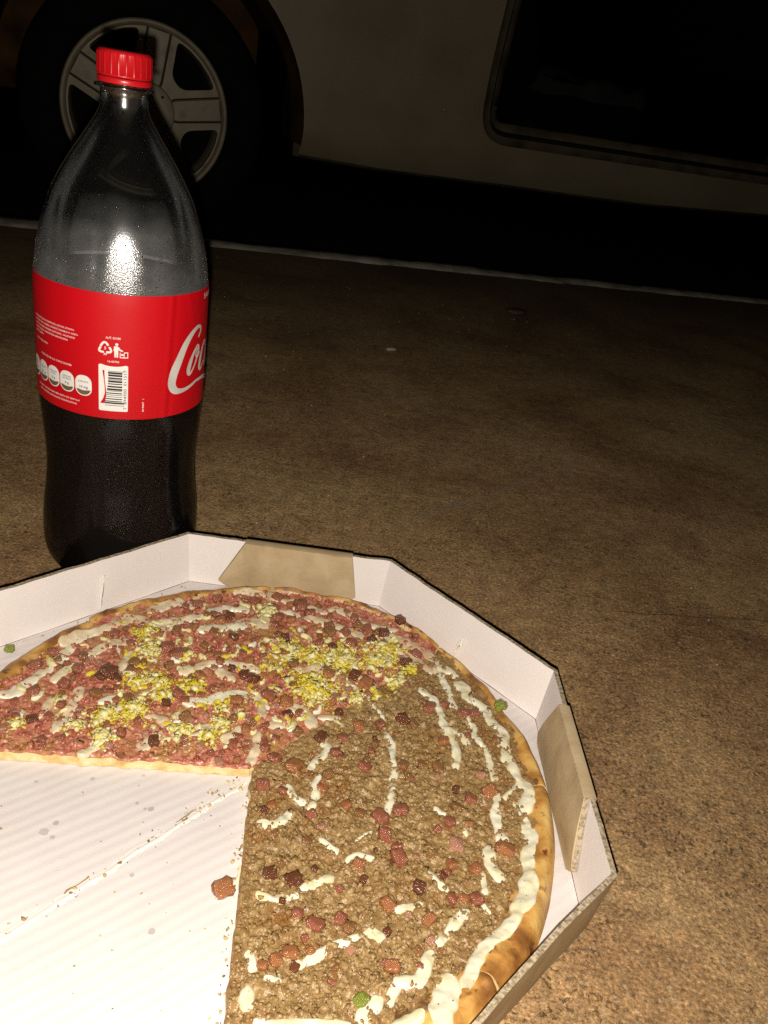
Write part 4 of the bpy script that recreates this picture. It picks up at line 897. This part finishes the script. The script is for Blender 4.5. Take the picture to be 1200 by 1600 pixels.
HAM_BITS = [(-98.0,50.6,5.3,'d'),(-101.1,46.8,3.4,'d'),(-92.2,47.5,3.4,'d'),(-135.7,59.2,4.2,'r'),(-139.9,45.8,4.5,'r'),(-116.0,49.7,4.1,'r'),(-117.9,34.6,4.4,'r'),(-132.0,25.2,3.2,'r'),(-72.9,82.1,5.2,'r'),(-65.5,79.1,5.2,'r'),(-87.1,62.8,4.3,'b'),(-66.7,66.7,3.9,'b'),(-63.4,106.1,4.6,'o'),(-49.1,119.2,4.7,'o'),(-44.7,125.7,3.9,'d'),(-36.9,105.1,4.2,'d'),(-58.4,121.5,3.8,'b'),(-46.5,82.1,4.0,'o'),(-21.4,84.2,4.4,'o'),(-1.7,98.4,3.3,'b'),(6.2,89.5,4.5,'b'),(-4.1,114.9,3.8,'d'),(23.6,128.3,3.9,'b'),(-4.1,133.1,3.9,'o'),(-13.5,125.0,3.4,'r'),(-13.2,134.1,3.9,'r'),(-0.4,149.7,5.8,'r'),(7.3,144.3,4.4,'r'),(-20.3,47.2,3.4,'o'),(-3.1,55.8,4.2,'r'),(8.3,53.2,4.9,'o'),(11.0,43.3,3.4,'d'),(29.5,84.7,4.4,'o'),(40.1,52.1,3.8,'d'),(45.3,89.1,4.5,'d'),(53.1,81.9,4.8,'o'),(55.2,73.4,3.5,'r'),(52.6,128.3,3.5,'d'),(76.8,113.1,5.1,'d'),(83.6,122.0,3.8,'r'),(81.8,140.7,4.0,'r'),(-53.6,43.8,4.1,'r'),(-48.5,39.6,3.0,'r'),(-58.6,35.8,3.7,'d'),(-46.6,45.7,3.4,'b'),(-21.0,70.5,4.3,'d'),(-30.2,74.1,3.5,'d'),(-15.1,69.1,3.9,'d'),(-38.1,78.1,3.6,'r'),(-73.8,6.7,3.5,'r'),(-69.0,18.1,3.2,'r'),(-55.2,4.1,3.8,'d'),(-113.0,19.5,3.2,'r'),(-98.0,31.7,3.3,'b'),(-80.3,33.8,3.3,'b'),(-71.9,47.3,2.6,'o'),(-108.1,87.0,4.0,'r'),(-95.6,80.7,3.6,'r'),(-73.6,100.9,4.1,'b'),(-51.7,90.4,3.2,'b'),(-47.1,63.1,3.1,'o'),(-36.5,53.1,3.0,'r'),(-44.7,27.0,3.3,'b'),(-18.2,31.3,3.3,'b'),(-7.2,31.6,3.6,'b'),(-9.7,26.7,3.3,'o'),(9.8,70.0,3.1,'b'),(22.3,133.8,4.4,'r'),(33.9,130.0,4.3,'r'),(18.7,114.7,3.8,'r'),(48.5,138.1,3.9,'r'),(59.7,137.8,3.9,'d'),(39.4,120.9,4.3,'r'),(41.6,139.7,3.5,'b'),(27.6,112.5,3.8,'d'),(10.6,8.5,4.2,'r'),(4.0,14.1,3.2,'r'),(-122.5,5.1,3.1,'d'),(-130.9,4.4,2.8,'r'),(-117.9,61.3,3.1,'b'),(-123.0,50.7,3.0,'r'),(-68.0,132.1,4.3,'r'),(-75.0,126.0,3.4,'r'),(-57.7,143.2,3.5,'r'),(-31.8,147.6,4.0,'r'),(-17.7,156.2,3.6,'r'),(38.1,150.1,3.6,'r'),(69.8,152.2,4.0,'d')]
EGG_CLUMPS = [(21.7,70.2,17.6),(34.1,102.2,13.2),(-0.1,100.9,10.7),(16.9,99.2,7.4),(-79.8,48.1,8.3),(-69.0,49.9,8.3),(-87.9,17.3,7.8),(-100.1,6.4,4.5),(-82.5,2.0,5.5),(-74.8,26.0,8.7),(-81.8,78.2,6.4),(-43.2,16.1,6.4),(-62.3,41.4,4.8),(-90.2,94.5,7.4),(-128.7,-0.0,3.1),(-28.7,15.8,6.4),(-24.5,27.1,4.7),(-48.0,52.8,7.2),(-6.4,80.8,5.2),(63.3,120.9,10.2),(58.0,107.7,8.4),(80.2,105.4,4.6),(72.0,90.3,4.9),(49.7,69.0,5.1),(59.7,76.4,4.0),(-20.9,139.3,5.7),(-116.1,22.4,3.2),(-27.8,39.6,3.3),(-60.3,78.1,3.6),(-15.4,34.8,3.7)]
# ---------------------------------------------------------------- pizza: six of eight slices left
M_crust = pmat("baked_crust", [(0.26, (0.085, 0.032, 0.009)), (0.38, (0.27, 0.115, 0.026)), (0.48, (0.45, 0.22, 0.052)), (0.58, (0.60, 0.36, 0.10)), (0.74, (0.72, 0.53, 0.22))], 52, 7, 0.5, 0.4, [(120, 0.5, 0.002), (700, 0.25, 0.0005)], distort=0.4, rough_var=0.1, blotch=(130, (0.10, 0.034, 0.010), 0.60, 0.70))
M_dough = pmat("cut_dough", [(0.3, (0.62, 0.38, 0.12)), (0.5, (0.74, 0.56, 0.26)), (0.7, (0.80, 0.68, 0.42))], 160, 4, 0.6, 0.4, [(500, 0.5, 0.001)], sss=0.1)
M_hambase = pmat("ham_base", [(0.28, (0.24, 0.050, 0.030)), (0.42, (0.40, 0.12, 0.075)), (0.52, (0.50, 0.24, 0.10)), (0.62, (0.60, 0.44, 0.21)), (0.75, (0.66, 0.52, 0.30))], 130, 5, 0.35, 0.5, [(260, 0.7, 0.0018), (900, 0.3, 0.0005)], distort=0.8)
M_meatbase = pmat("meat_base", [(0.3, (0.14, 0.065, 0.020)), (0.5, (0.27, 0.15, 0.055)), (0.7, (0.38, 0.24, 0.10))], 170, 5, 0.4, 0.5, [(300, 0.8, 0.002), (900, 0.3, 0.0005)], distort=0.4)
M_meat = pmat("ground_meat", [(0.25, (0.12, 0.062, 0.020)), (0.42, (0.25, 0.150, 0.055)), (0.58, (0.34, 0.216, 0.086)), (0.78, (0.48, 0.335, 0.155))], 300, 5, 0.31, 0.5, [(1300, 0.5, 0.0007)], island=0.15, rough_var=0.26, blotch=(65, (0.25, 0.115, 0.03), 0.53, 0.73))
M_ham = pmat("chopped_ham", [(0.28, (0.22, 0.048, 0.028)), (0.43, (0.40, 0.115, 0.070)), (0.56, (0.51, 0.195, 0.125)), (0.72, (0.64, 0.38, 0.235))], 260, 5, 0.27, 0.5, [(1000, 0.5, 0.0006)], island=0.15, sss=0.05, blotch=(55, (0.42, 0.22, 0.075), 0.50, 0.68))
M_cheese = pmat("white_cheese", [(0.3, (0.68, 0.60, 0.36)), (0.5, (0.74, 0.69, 0.50)), (0.7, (0.78, 0.74, 0.58))], 90, 4, 0.30, 0.5, [(220, 0.25, 0.0012)], sss=0.15, blotch=(75, (0.68, 0.52, 0.19), 0.58, 0.82))
M_melt = pmat("melted_cheese", [(0.3, (0.60, 0.46, 0.27)), (0.5, (0.70, 0.58, 0.38)), (0.7, (0.76, 0.67, 0.48))], 70, 4, 0.33, 0.5, [(200, 0.3, 0.0014)], sss=0.15, blotch=(60, (0.56, 0.30, 0.16), 0.55, 0.75))
M_eggw = pmat("egg_white", [(0.2, (0.62, 0.53, 0.19)), (0.8, (0.76, 0.70, 0.38))], 100, 3, 0.45, 0.4, island=0.7, sss=0.1)
M_eggy = pmat("egg_yolk", [(0.2, (0.50, 0.36, 0.02)), (0.6, (0.62, 0.49, 0.04)), (0.9, (0.68, 0.60, 0.12))], 100, 3, 0.6, 0.3, island=0.7)
M_pep = pmat("herb_speck", [(0.3, (0.02, 0.02, 0.008)), (0.7, (0.06, 0.07, 0.015))], 100, 2, 0.7)
BITC = {'r': [(0.34, (0.13, 0.026, 0.011)), (0.48, (0.29, 0.075, 0.036)), (0.58, (0.42, 0.15, 0.078)), (0.68, (0.56, 0.31, 0.19))],
        'd': [(0.3, (0.055, 0.016, 0.007)), (0.5, (0.14, 0.042, 0.017)), (0.7, (0.28, 0.105, 0.04))],
        'o': [(0.34, (0.20, 0.050, 0.014)), (0.48, (0.36, 0.115, 0.036)), (0.58, (0.46, 0.20, 0.075)), (0.68, (0.56, 0.33, 0.16))],
        'p': [(0.25, (0.34, 0.13, 0.08)), (0.55, (0.48, 0.23, 0.14)), (0.8, (0.60, 0.38, 0.24))],
        'b': [(0.25, (0.15, 0.055, 0.018)), (0.55, (0.29, 0.13, 0.042)), (0.8, (0.42, 0.23, 0.09))],
        'g': [(0.25, (0.12, 0.15, 0.015)), (0.55, (0.25, 0.28, 0.03)), (0.8, (0.40, 0.40, 0.07))]}
M_bit = {k: pmat("bacon_" + n, BITC[k], 240, 4, 0.17, 0.6, [(450, 0.5, 0.0012)], coat=0.25, rough_var=0.08) for k, n in (('r', 'red'), ('d', 'browned'), ('o', 'orange'), ('p', 'pale'), ('b', 'brown'), ('g', 'green'))}

CUTS = [CUT0 + math.pi - k * math.pi / 4 for k in range(7)]           # 188, 143, ... -82 degrees
RA = [-95, -32, -27, -12, -2, 13, 28, 38, 47.5, 52, 60, 70, 82, 97, 100.5, 117, 130, 139.5, 143.4, 143.6, 152, 165, 200]
RR = [166, 166.6, 167, 165.6, 166.2, 166.8, 164.8, 165.2, 166.4, 167, 171.2, 172.4, 172.6, 169, 168.4, 165.4, 163.4, 163.8, 164.2, 161.0, 161.6, 163.6, 165]
def rim(a): return float(np.interp(math.degrees(a), RA, RR)) / 1000 + 0.0007 * noise.noise(Vector((a * 9, 1, 1)))
def crust_w(a, meat):
    d = math.degrees(a)
    return float(np.interp(d, [-90, -20, 0, 15, 40, 52, 54, 95, 110, 145, 170, 200], [22, 17, 14, 10, 7, 6, 5, 4.5, 7, 9, 14, 20])) / 1000
def top_z(r, a):
    """height of the dough's upper side"""
    R_ = rim(a); w = crust_w(a, 0); x = R_ - r; z = 0.0098
    z += 0.0011 * noise.noise(Vector((r * math.cos(a) * 38, r * math.sin(a) * 38, 0)))
    z += 0.0010 * noise.noise(Vector((r * math.cos(a) * 110, r * math.sin(a) * 110, 6))) + 0.0007 * max(0, noise.noise(Vector((r * math.cos(a) * 260, r * math.sin(a) * 260, 6))))
    c = max(0.0, 1 - abs(x - w * 0.55) / (w * 0.85)); z += 0.0038 * (c * c * (3 - 2 * c)) * (1 + 0.5 * noise.noise(Vector((a * 7, 2, 5))))
    if x < w * 0.5:
        e = 1 - x / (w * 0.5); z -= 0.0052 * e ** 2.6
    return z
def surf(x, y):
    r = math.hypot(x, y); return top_z(r, math.atan2(y, x))
BOT = FLOOR + 0.0003
names = ['ham and egg pizza slice at the far left beside the empty quarter of the box', 'ham and egg pizza slice at the back with a large round melted cheese patch',
         'ham and egg pizza slice with the biggest heap of grated yolk, bordering the meat half', 'ground meat pizza slice bordering the ham half, its rim pointing at the far right wall',
         'ground meat pizza slice with the thick cheese band along its right-hand crust', 'ground meat pizza slice nearest the camera beside the empty box floor']
slices = []
def wedge(a):
    """index of the slice an angle falls in"""
    for i in range(6):
        d = (CUTS[i] - a) % (2 * math.pi)
        if d < math.pi / 4: return i
    return None
def make_slice(i):
    aL, aR = CUTS[i], CUTS[i + 1]; meat = i >= 3
    root = empty('pizza_slice', (PXC, PYC, BOT)); tag(root, names[i], 'pizza slice', 'slices left in the box')
    nr, na = 96, 84; V = []; F = []; MI = []
    gap = 0.00012
    def ang(t, r):
        ins = min(0.3, (gap + (0.0011 * max(0, (r - 0.150) / 0.016) ** 2 if r > 0.150 else 0)) / max(r, 0.003))
        wob = 0.0015 / max(r, 0.01) 
        l = aL - ins + wob * noise.noise(Vector((r * 130, i, 2))); q_ = aR + ins + wob * noise.noise(Vector((r * 130, i + 1, 2)))
        return l + (q_ - l) * t
    for jr in range(nr + 1):
        s = jr / nr; s = 1 - (1 - s) ** 1.25
        for ja in range(na + 1):
            t = ja / na; a0 = aL + (aR - aL) * t; r = 0.0012 + (rim(a0) - 0.0012) * s; a = ang(t, r)
            z = top_z(r, a)
            if s < 0.93:
                z += 0.0008 * noise.noise(Vector((r * math.cos(a) * 210, r * math.sin(a) * 210, 4))) + 0.0005 * noise.noise(Vector((r * math.cos(a) * 480, r * math.sin(a) * 480, 4)))
            edge = min(t, 1 - t) * (aL - aR) * r
            if edge < 0.002: z -= 0.0005 * (1 - edge / 0.002)
            V.append((PXC + r * math.cos(a), PYC + r * math.sin(a), z))
    N_ = len(V); W = na + 1
    V += [(p[0], p[1], BOT) for p in V[:]]
    for jr in range(nr):
        for ja in range(na):
            k = jr * W + ja; F.append((k, k + 1, k + W + 1, k + W))
            p = V[k]; r = math.hypot(p[0] - PXC, p[1] - PYC); a = math.atan2(p[1] - PYC, p[0] - PXC)
            lim = rim(a) - crust_w(a, 0) * (1.0 + 0.35 * noise.noise(Vector((a * 22, 3, r * 60))))
            MI.append(0 if r > lim else 1)
    for jr in range(nr):
        k = jr * W; F.append((k, k + W, N_ + k + W, N_ + k)); MI.append(2)
        k = jr * W + na; F.append((k + W, k, N_ + k, N_ + k + W)); MI.append(2)
    for ja in range(na):
        k = nr * W + ja; F.append((k, k + 1, N_ + k + 1, N_ + k)[::-1]); MI.append(0)
        F.append((ja, ja + 1, N_ + ja + 1, N_ + ja)); MI.append(2)
    for jr in (0,):
        F.append(tuple([N_ + ja for ja in range(W)] + [N_ + nr * W + ja for ja in reversed(range(W))])); MI.append(0)
    d = mk('crust', V, F, [M_crust, M_meatbase if meat else M_hambase, M_dough], root, True, MI)
    md = d.modifiers.new('edges', 'EDGE_SPLIT'); md.split_angle = D(55)
    # the topping itself: a grainy, heaped layer
    def lay(x, y, r, a):
        if meat:
            v1 = noise.voronoi(Vector((x * 330, y * 330, i)))[0][0]; v2 = noise.voronoi(Vector((x * 640, y * 640, i)))[0][0]
            return 0.0013 + 0.0016 * noise.noise(Vector((x * 110, y * 110, 3))) + 0.0013 * noise.noise(Vector((x * 240, y * 240, 8))) + 0.0019 * (0.45 - v1) + 0.0010 * (0.4 - v2)
        v1 = noise.voronoi(Vector((x * 300 + 0.4 * noise.noise(Vector((x * 300, y * 300, 1))), y * 300, i)))[0][0]
        return 0.0008 + 0.0010 * noise.noise(Vector((x * 105, y * 105, 3))) + 0.0009 * noise.noise(Vector((x * 280, y * 280, 8))) + 0.0011 * (0.45 - v1) + 0.0005 * noise.noise(Vector((x * 700, y * 700, 8)))
    nr2, na2 = 200, 170; V = []; F = []; W2 = na2 + 1
    for jr in range(nr2 + 1):
        s = jr / nr2
        for ja in range(na2 + 1):
            t = ja / na2; a0 = aL + (aR - aL) * t
            lim = rim(a0) - crust_w(a0, 0) * (1.0 + 0.45 * noise.noise(Vector((a0 * 14, 5, 1))) + 0.25 * noise.noise(Vector((a0 * 50, 5, 1)))) - (0.002 if meat else 0)
            r = 0.0022 + (lim - 0.0022) * s; a = ang(t, r); x, y = r * math.cos(a), r * math.sin(a)
            e = min(min(t, 1 - t) * (aL - aR) * r, (lim - r) * 0.8, r)
            ein = min((lim - r) * 0.8, r, (t if i == 0 else 9) * (aL - aR) * r, ((1 - t) if i == 5 else 9) * (aL - aR) * r)
            k = min(1.0, ein / 0.0016) ** 0.5 * (0.75 + 0.25 * min(1.0, e / 0.0012))
            z = top_z(r, a) + lay(x, y, r, a) * k - 0.0016 * max(0, 0.7 - k)
            V.append((PXC + x, PYC + y, z))
    for jr in range(nr2):
        for ja in range(na2):
            k = jr * W2 + ja; F.append((k, k + 1, k + W2 + 1, k + W2))
    mk('meat_topping' if meat else 'ham_topping', V, F, M_meat if meat else M_ham, root, True)
    # loose grains on it
    pos, size = [], []
    n = 5600 if meat else 2300
    while len(pos) < n:
        t = rng.random(); a = aL + (aR - aL) * t; R_ = rim(a); w = crust_w(a, 0)
        r = math.sqrt(rng.random()) * R_
        if r > R_ - w * (1.0 + 0.5 * noise.noise(Vector((a * 15, 5, 1)))) - (0.003 if meat else 0.0): continue
        e = min(t, 1 - t) * (aL - aR) * r
        s = (0.0003 + 0.0011 * rng.random() ** 3.0) if meat else (0.0004 + 0.0014 * rng.random() ** 3)
        if e < s * 1.3: continue
        x, y = r * math.cos(a), r * math.sin(a)
        pos.append((PXC + x, PYC + y, top_z(r, a) + lay(x, y, r, a) * min(1, e / 0.002) + s * rng.uniform(-0.45, 0.35))); size.append(s)
    lumps('meat_grains' if meat else 'ham_grains', pos, size, M_meat if meat else M_ham, root, 0.34 if meat else 0.26, 0.5, flat=0.85, fine=False)
    # herb and pepper specks
    pos, size = [], []
    for _ in range(90):
        a = aL + (aR - aL) * rng.uniform(0.04, 0.96); r = math.sqrt(rng.random()) * (rim(a) - 0.009)
        pos.append((PXC + r * math.cos(a), PYC + r * math.sin(a), top_z(r, a) + 0.0031)); size.append(0.00018 + 0.0003 * rng.random() ** 2)
    lumps('herb_specks', pos, size, M_pep, root, 0.2, 0.4, fine=False)
    return root
slices = [make_slice(i) for i in range(6)]

def owner(x, y, want=None):
    i = wedge(math.atan2(y, x))
    if want == 'meat': return slices[min(5, max(3, i if i is not None else (5 if y < 0 else 3)))]
    if want == 'ham': return slices[min(2, max(0, i if i is not None else 0))]
    return slices[i if i is not None else 0]

def strip(w, pts, mat, root, lift, name, thick=1.0, brk=0.0012):
    """a run of melted cheese: a low dome along a line, with an uneven edge"""
    P = catmull([(x / 1000, y / 1000) for x, y in pts], 0.0010); w = w / 1000
    # extend by a round cap at either end
    n = len(P); sd = rng.uniform(0, 100); V = []; F = []; K = 13
    d0 = P[1] - P[0]; d0 /= np.linalg.norm(d0) + 1e-9; d1 = P[-1] - P[-2]; d1 /= np.linalg.norm(d1) + 1e-9
    ce = [P[0] - d0 * w * s for s in (0.9, 0.6, 0.3)]; cx = [P[-1] + d1 * w * s for s in (0.3, 0.6, 0.9)]
    kf = [0.40, 0.78, 0.95] + [1.0] * n + [0.95, 0.78, 0.40]; P = ce + P + cx; n = len(P)
    for i, p in enumerate(P):
        a = P[max(0, i - 1)]; b = P[min(n - 1, i + 1)]; d = b - a; d = d / (np.linalg.norm(d) + 1e-9); nx, ny = -d[1], d[0]
        wl = w * (1.0 if w < 0.0045 else 0.7) * kf[i] * (1 + 0.5 * noise.noise(Vector((i * (0.11 if w < 0.0045 else 0.06), sd, 0)))) + (0.0005 if w < 0.0045 else 0.0016) * noise.noise(Vector((i * (0.35 if w < 0.0045 else 0.17), sd, 4)))
        wr = w * (1.0 if w < 0.0045 else 0.75) * kf[i] * (1 + 0.5 * noise.noise(Vector((i * (0.11 if w < 0.0045 else 0.06), sd, 9)))) + (0.0005 if w < 0.0045 else 0.0016) * noise.noise(Vector((i * (0.35 if w < 0.0045 else 0.17), sd, 14)))
        hh = (min(0.0012, 0.0005 + 0.18 * w) if w < 0.0045 else 0.0004) * thick * (0.55 + 0.45 * kf[i])
        for k in range(K):
            u = -1 + 2 * k / (K - 1); off = u * (wl if u > 0 else wr)
            x, y = p[0] + nx * off, p[1] + ny * off
            z = surf(x, y) + lift + hh * (1 - abs(u) ** 2.6) * (1 + 0.25 * noise.noise(Vector((x * 250, y * 250, sd)))) + brk * noise.noise(Vector((x * 190, y * 190, 3))) + 0.00025 * noise.noise(Vector((x * 500, y * 500, 3))) - 0.0005 * u ** 4 - 0.0014 * (abs(u) > 0.99)
            V.append((PXC + x, PYC + y, z))
        if i:
            for k in range(K - 1): q_ = i * K + k; F.append((q_ - K, q_, q_ + 1, q_ - K + 1))
    return mk(name, V, F, mat, root, True)
for w, pts in MEAT_STRIPS:
    m = pts[len(pts) // 2]; strip(w, pts, M_cheese, owner(*m, 'meat'), 0.0012 if w < 4.5 else 0.0008, 'cheese_strip', 1.0, 0.0011 if w < 4.5 else 0.0008)
for w, pts in HAM_STRIPS:
    m = pts[len(pts) // 2]; strip(w * 1.4, pts, M_melt if rng.random() < 0.75 else M_cheese, owner(*m, 'ham'), 0.0012, 'cheese_strip', 0.9, 0.0010)
# cheese melted over the inner edge of the crust, meat half
for a0, a1, w in ((-1.30, -1.02, 4.0),):
    pts = [(1000 * (rim(a) - crust_w(a, 1) * 0.95) * math.cos(a), 1000 * (rim(a) - crust_w(a, 1) * 0.95) * math.sin(a)) for a in np.linspace(a0, a1, 8)]
    strip(w, pts, M_cheese, owner(*pts[4], 'meat'), 0.0003, 'cheese_strip', 0.6)

# bits: rounded uneven cubes, a few shapes shared by all
bit_me = {}
def bit_mesh(key, var):
    if (key, var) in bit_me: return bit_me[(key, var)]
    r = random.Random(var * 31 + 5); bm = bmesh.new(); bmesh.ops.create_cube(bm, size=1)
    bmesh.ops.subdivide_edges(bm, edges=bm.edges[:], cuts=3, use_grid_fill=True)
    sh = (r.uniform(0.7, 1.35), r.uniform(0.55, 1.0), r.uniform(0.5, 0.85))
    for v in bm.verts:
        p = v.co * 2; l = (abs(p.x) ** 7 + abs(p.y) ** 7 + abs(p.z) ** 7) ** (1 / 7); p = p / l
        p += Vector((r.uniform(-1, 1), r.uniform(-1, 1), r.uniform(-1, 1))) * 0.05
        p += Vector((noise.noise(p * 1.3 + Vector((var, 0, 0))), noise.noise(p * 1.3 + Vector((0, var, 3))), noise.noise(p * 1.3 + Vector((9, 0, var))))) * 0.42
        v.co = Vector((p.x * sh[0], p.y * sh[1], p.z * sh[2]))
    me = bpy.data.meshes.new('bacon_bit'); bm.to_mesh(me); bm.free(); me.materials.append(M_bit[key])
    me.polygons.foreach_set('use_smooth', [True] * len(me.polygons)); bit_me[(key, var)] = me
    return me
def bit(name, x, y, s, key, root, lift, flat=1.0):
    s = s / 1000; x /= 1000; y /= 1000
    sz = s * rng.uniform(0.72, 0.92)
    return share(name, bit_mesh(key, rng.randrange(7)), root, (PXC + x, PYC + y, surf(x, y) + lift + sz * 0.14 * flat),
                 (rng.uniform(-0.35, 0.35), rng.uniform(-0.35, 0.35), rng.uniform(0, 6.28)), (sz, sz, sz * 0.8 * flat))
for x, y, s, k in MEAT_BITS:
    s = min(s, 4.6)
    o = bit('tomato_piece' if k == 'o' and s > 4.5 else ('pepper_piece' if k == 'g' else 'bacon_bit'), x, y, s, k, owner(x, y, 'meat'), 0.0015)
for x, y, s, k in HAM_BITS:
    bit('bacon_bit', x, y, s, k, owner(x, y, 'ham'), 0.0016)
# smaller bits in between on the ham half
def clear(x, y, d):
    for cx, cy, r in EGG_CLUMPS:
        if math.hypot(x - cx, y - cy) < r * 0.7: return False
    for w, pts in HAM_STRIPS:
        for px, py in pts:
            if math.hypot(x - px, y - py) < w + d * 0.3: return False
    return True
cnt = 0
while cnt < 210:
    a = rng.uniform(CUTS[3] + 0.02, CUTS[0] - 0.02); r = math.sqrt(rng.random()) * (rim(a) - crust_w(a, 0) - 0.002) * 1000
    x, y = r * math.cos(a), r * math.sin(a)
    if not clear(x, y, 2.0): continue
    bit('bacon_bit', x, y, rng.uniform(1.7, 3.2), rng.choice('rrrroopppb'), owner(x, y, 'ham'), 0.0013, 0.8); cnt += 1
cnt = 0
while cnt < 40:
    a = rng.uniform(CUTS[6] + 0.03, CUTS[3] - 0.03); r = math.sqrt(rng.random()) * 138
    x, y = r * math.cos(a), r * math.sin(a)
    bit('bacon_bit', x, y, rng.uniform(1.5, 2.6), rng.choice('rbbdop'), owner(x, y, 'meat'), 0.0014, 0.8); cnt += 1
# egg: white shreds and yolk crumbs in clumps
for ci, (cx, cy, r) in enumerate(EGG_CLUMPS):
    pos, size, mi = [], [], []; n = min(1900, int(40 + 12 * r * r)); r *= 1.12
    yk = 0.8 if r > 8 or ci % 3 == 0 else 0.35
    for _ in range(n):
        a = rng.random() * 6.283; q_ = min(1.7, abs(rng.gauss(0, 0.62))) * r * (1.0 + 0.9 * noise.noise(Vector((math.cos(a) * 2.2, math.sin(a) * 2.2, ci))))
        x, y = (cx + q_ * math.cos(a)) / 1000, (cy + q_ * math.sin(a)) / 1000
        yolk = rng.random() < (yk if noise.noise(Vector((x * 130, y * 130, ci))) > -0.15 else 0.15)
        s = (0.0004 + 0.0010 * rng.random() ** 3) if yolk else (0.0004 + 0.0015 * rng.random() ** 5)
        pos.append((PXC + x, PYC + y, surf(x, y) + 0.0008 + (0.0020 * max(0, 1 - q_ / r) if r > 4 else 0.0006) * rng.random() + s * 0.4)); size.append(s); mi.append(1 if yolk else 0)
    lumps('egg_crumble', pos, size, [M_eggw, M_eggy], owner(cx, cy, 'ham'), 0.42, 0.7, mi, fine=False, flat=0.8)
# shreds of egg white lying loose on the ham half
for x0, y0 in [(rng.uniform(-150, 90), rng.uniform(0, 150)) for _ in range(230)]:
    a = math.atan2(y0, x0); r = math.hypot(x0, y0)
    if not (CUTS[3] + 0.05 < a < CUTS[0] - 0.06) or r > 148 or r < 12: continue
    t = rng.uniform(0, 6.28); l = rng.uniform(1.0, 3.2)
    strip(rng.uniform(0.7, 2.0), [(x0, y0), (x0 + l * math.cos(t), y0 + l * math.sin(t)), (x0 + 2 * l * math.cos(t + 0.5), y0 + 2 * l * math.sin(t + 0.5))], rng.choice([M_eggw, M_eggw, M_cheese, M_eggy]), owner(x0, y0, 'ham'), 0.0016, 'egg_white_shred', 1.2)

# ---------------------------------------------------------------- things fallen off the pizza
def fallen(name, label, cat, x, y, z, s, key, rz):
    o = bpy.data.objects.new(name, bit_mesh(key, 3)); C.objects.link(o); o.location = (x, y, z); o.rotation_euler = (0.1, 0.05, rz); o.scale = (s, s, s * 0.8)
    tag(o, label, cat); return o
fallen('bacon_cube', 'single orange-brown bacon cube fallen on the bare floor of the box', 'bacon', -0.0418, 0.2436, FLOOR + 0.0027, 0.0046, 'o', 0.7)
fallen('egg_crumb', 'lone yellow egg crumb on the box floor by the left wall', 'egg', -0.2095, 0.3770, FLOOR + 0.0017, 0.0028, 'g', 0.2)
pc = empty('vegetable_piece', (0.0925, 0.3925, 0.0150)); tag(pc, 'yellow-green vegetable piece perched on the crust edge of the meat half', 'vegetable')
V = [];
for k in range(9):
    a = k * 2.4; rr_ = 0.0028 * math.sqrt(k / 9)
    share('floret', bit_mesh('g', k % 7), pc, (0.0925 + rr_ * math.cos(a), 0.3925 + rr_ * math.sin(a), 0.0160 + 0.002 * (1 - k / 9)), (k, k * 2, k * 3), (0.0020,) * 3)
# smear of white cheese beside the meat half's cut edge
P0 = [(-0.0365, 0.2585), (-0.0362, 0.2525), (-0.0385, 0.2478), (-0.0400, 0.2440)]
V = []; F = []
for i, p in enumerate(catmull(P0, 0.0012)):
    w = 0.0016 * (1 + 0.8 * noise.noise(Vector((i * 0.7, 3, 3)))) + 0.0003
    V += [(p[0] - w, p[1], FLOOR + 0.0002), (p[0] - w * 0.4, p[1], FLOOR + 0.0009), (p[0] + w * 0.4, p[1], FLOOR + 0.0009), (p[0] + w, p[1], FLOOR + 0.0002)]
    if i:
        for j in range(3): F.append((4 * i - 4 + j, 4 * i - 3 + j, 4 * i + 1 + j, 4 * i + j))
tag(mk('cheese_smear', V, F, M_cheese, None, True), 'thin white cheese smear on box floor between the fallen bacon and meat slice', 'cheese')
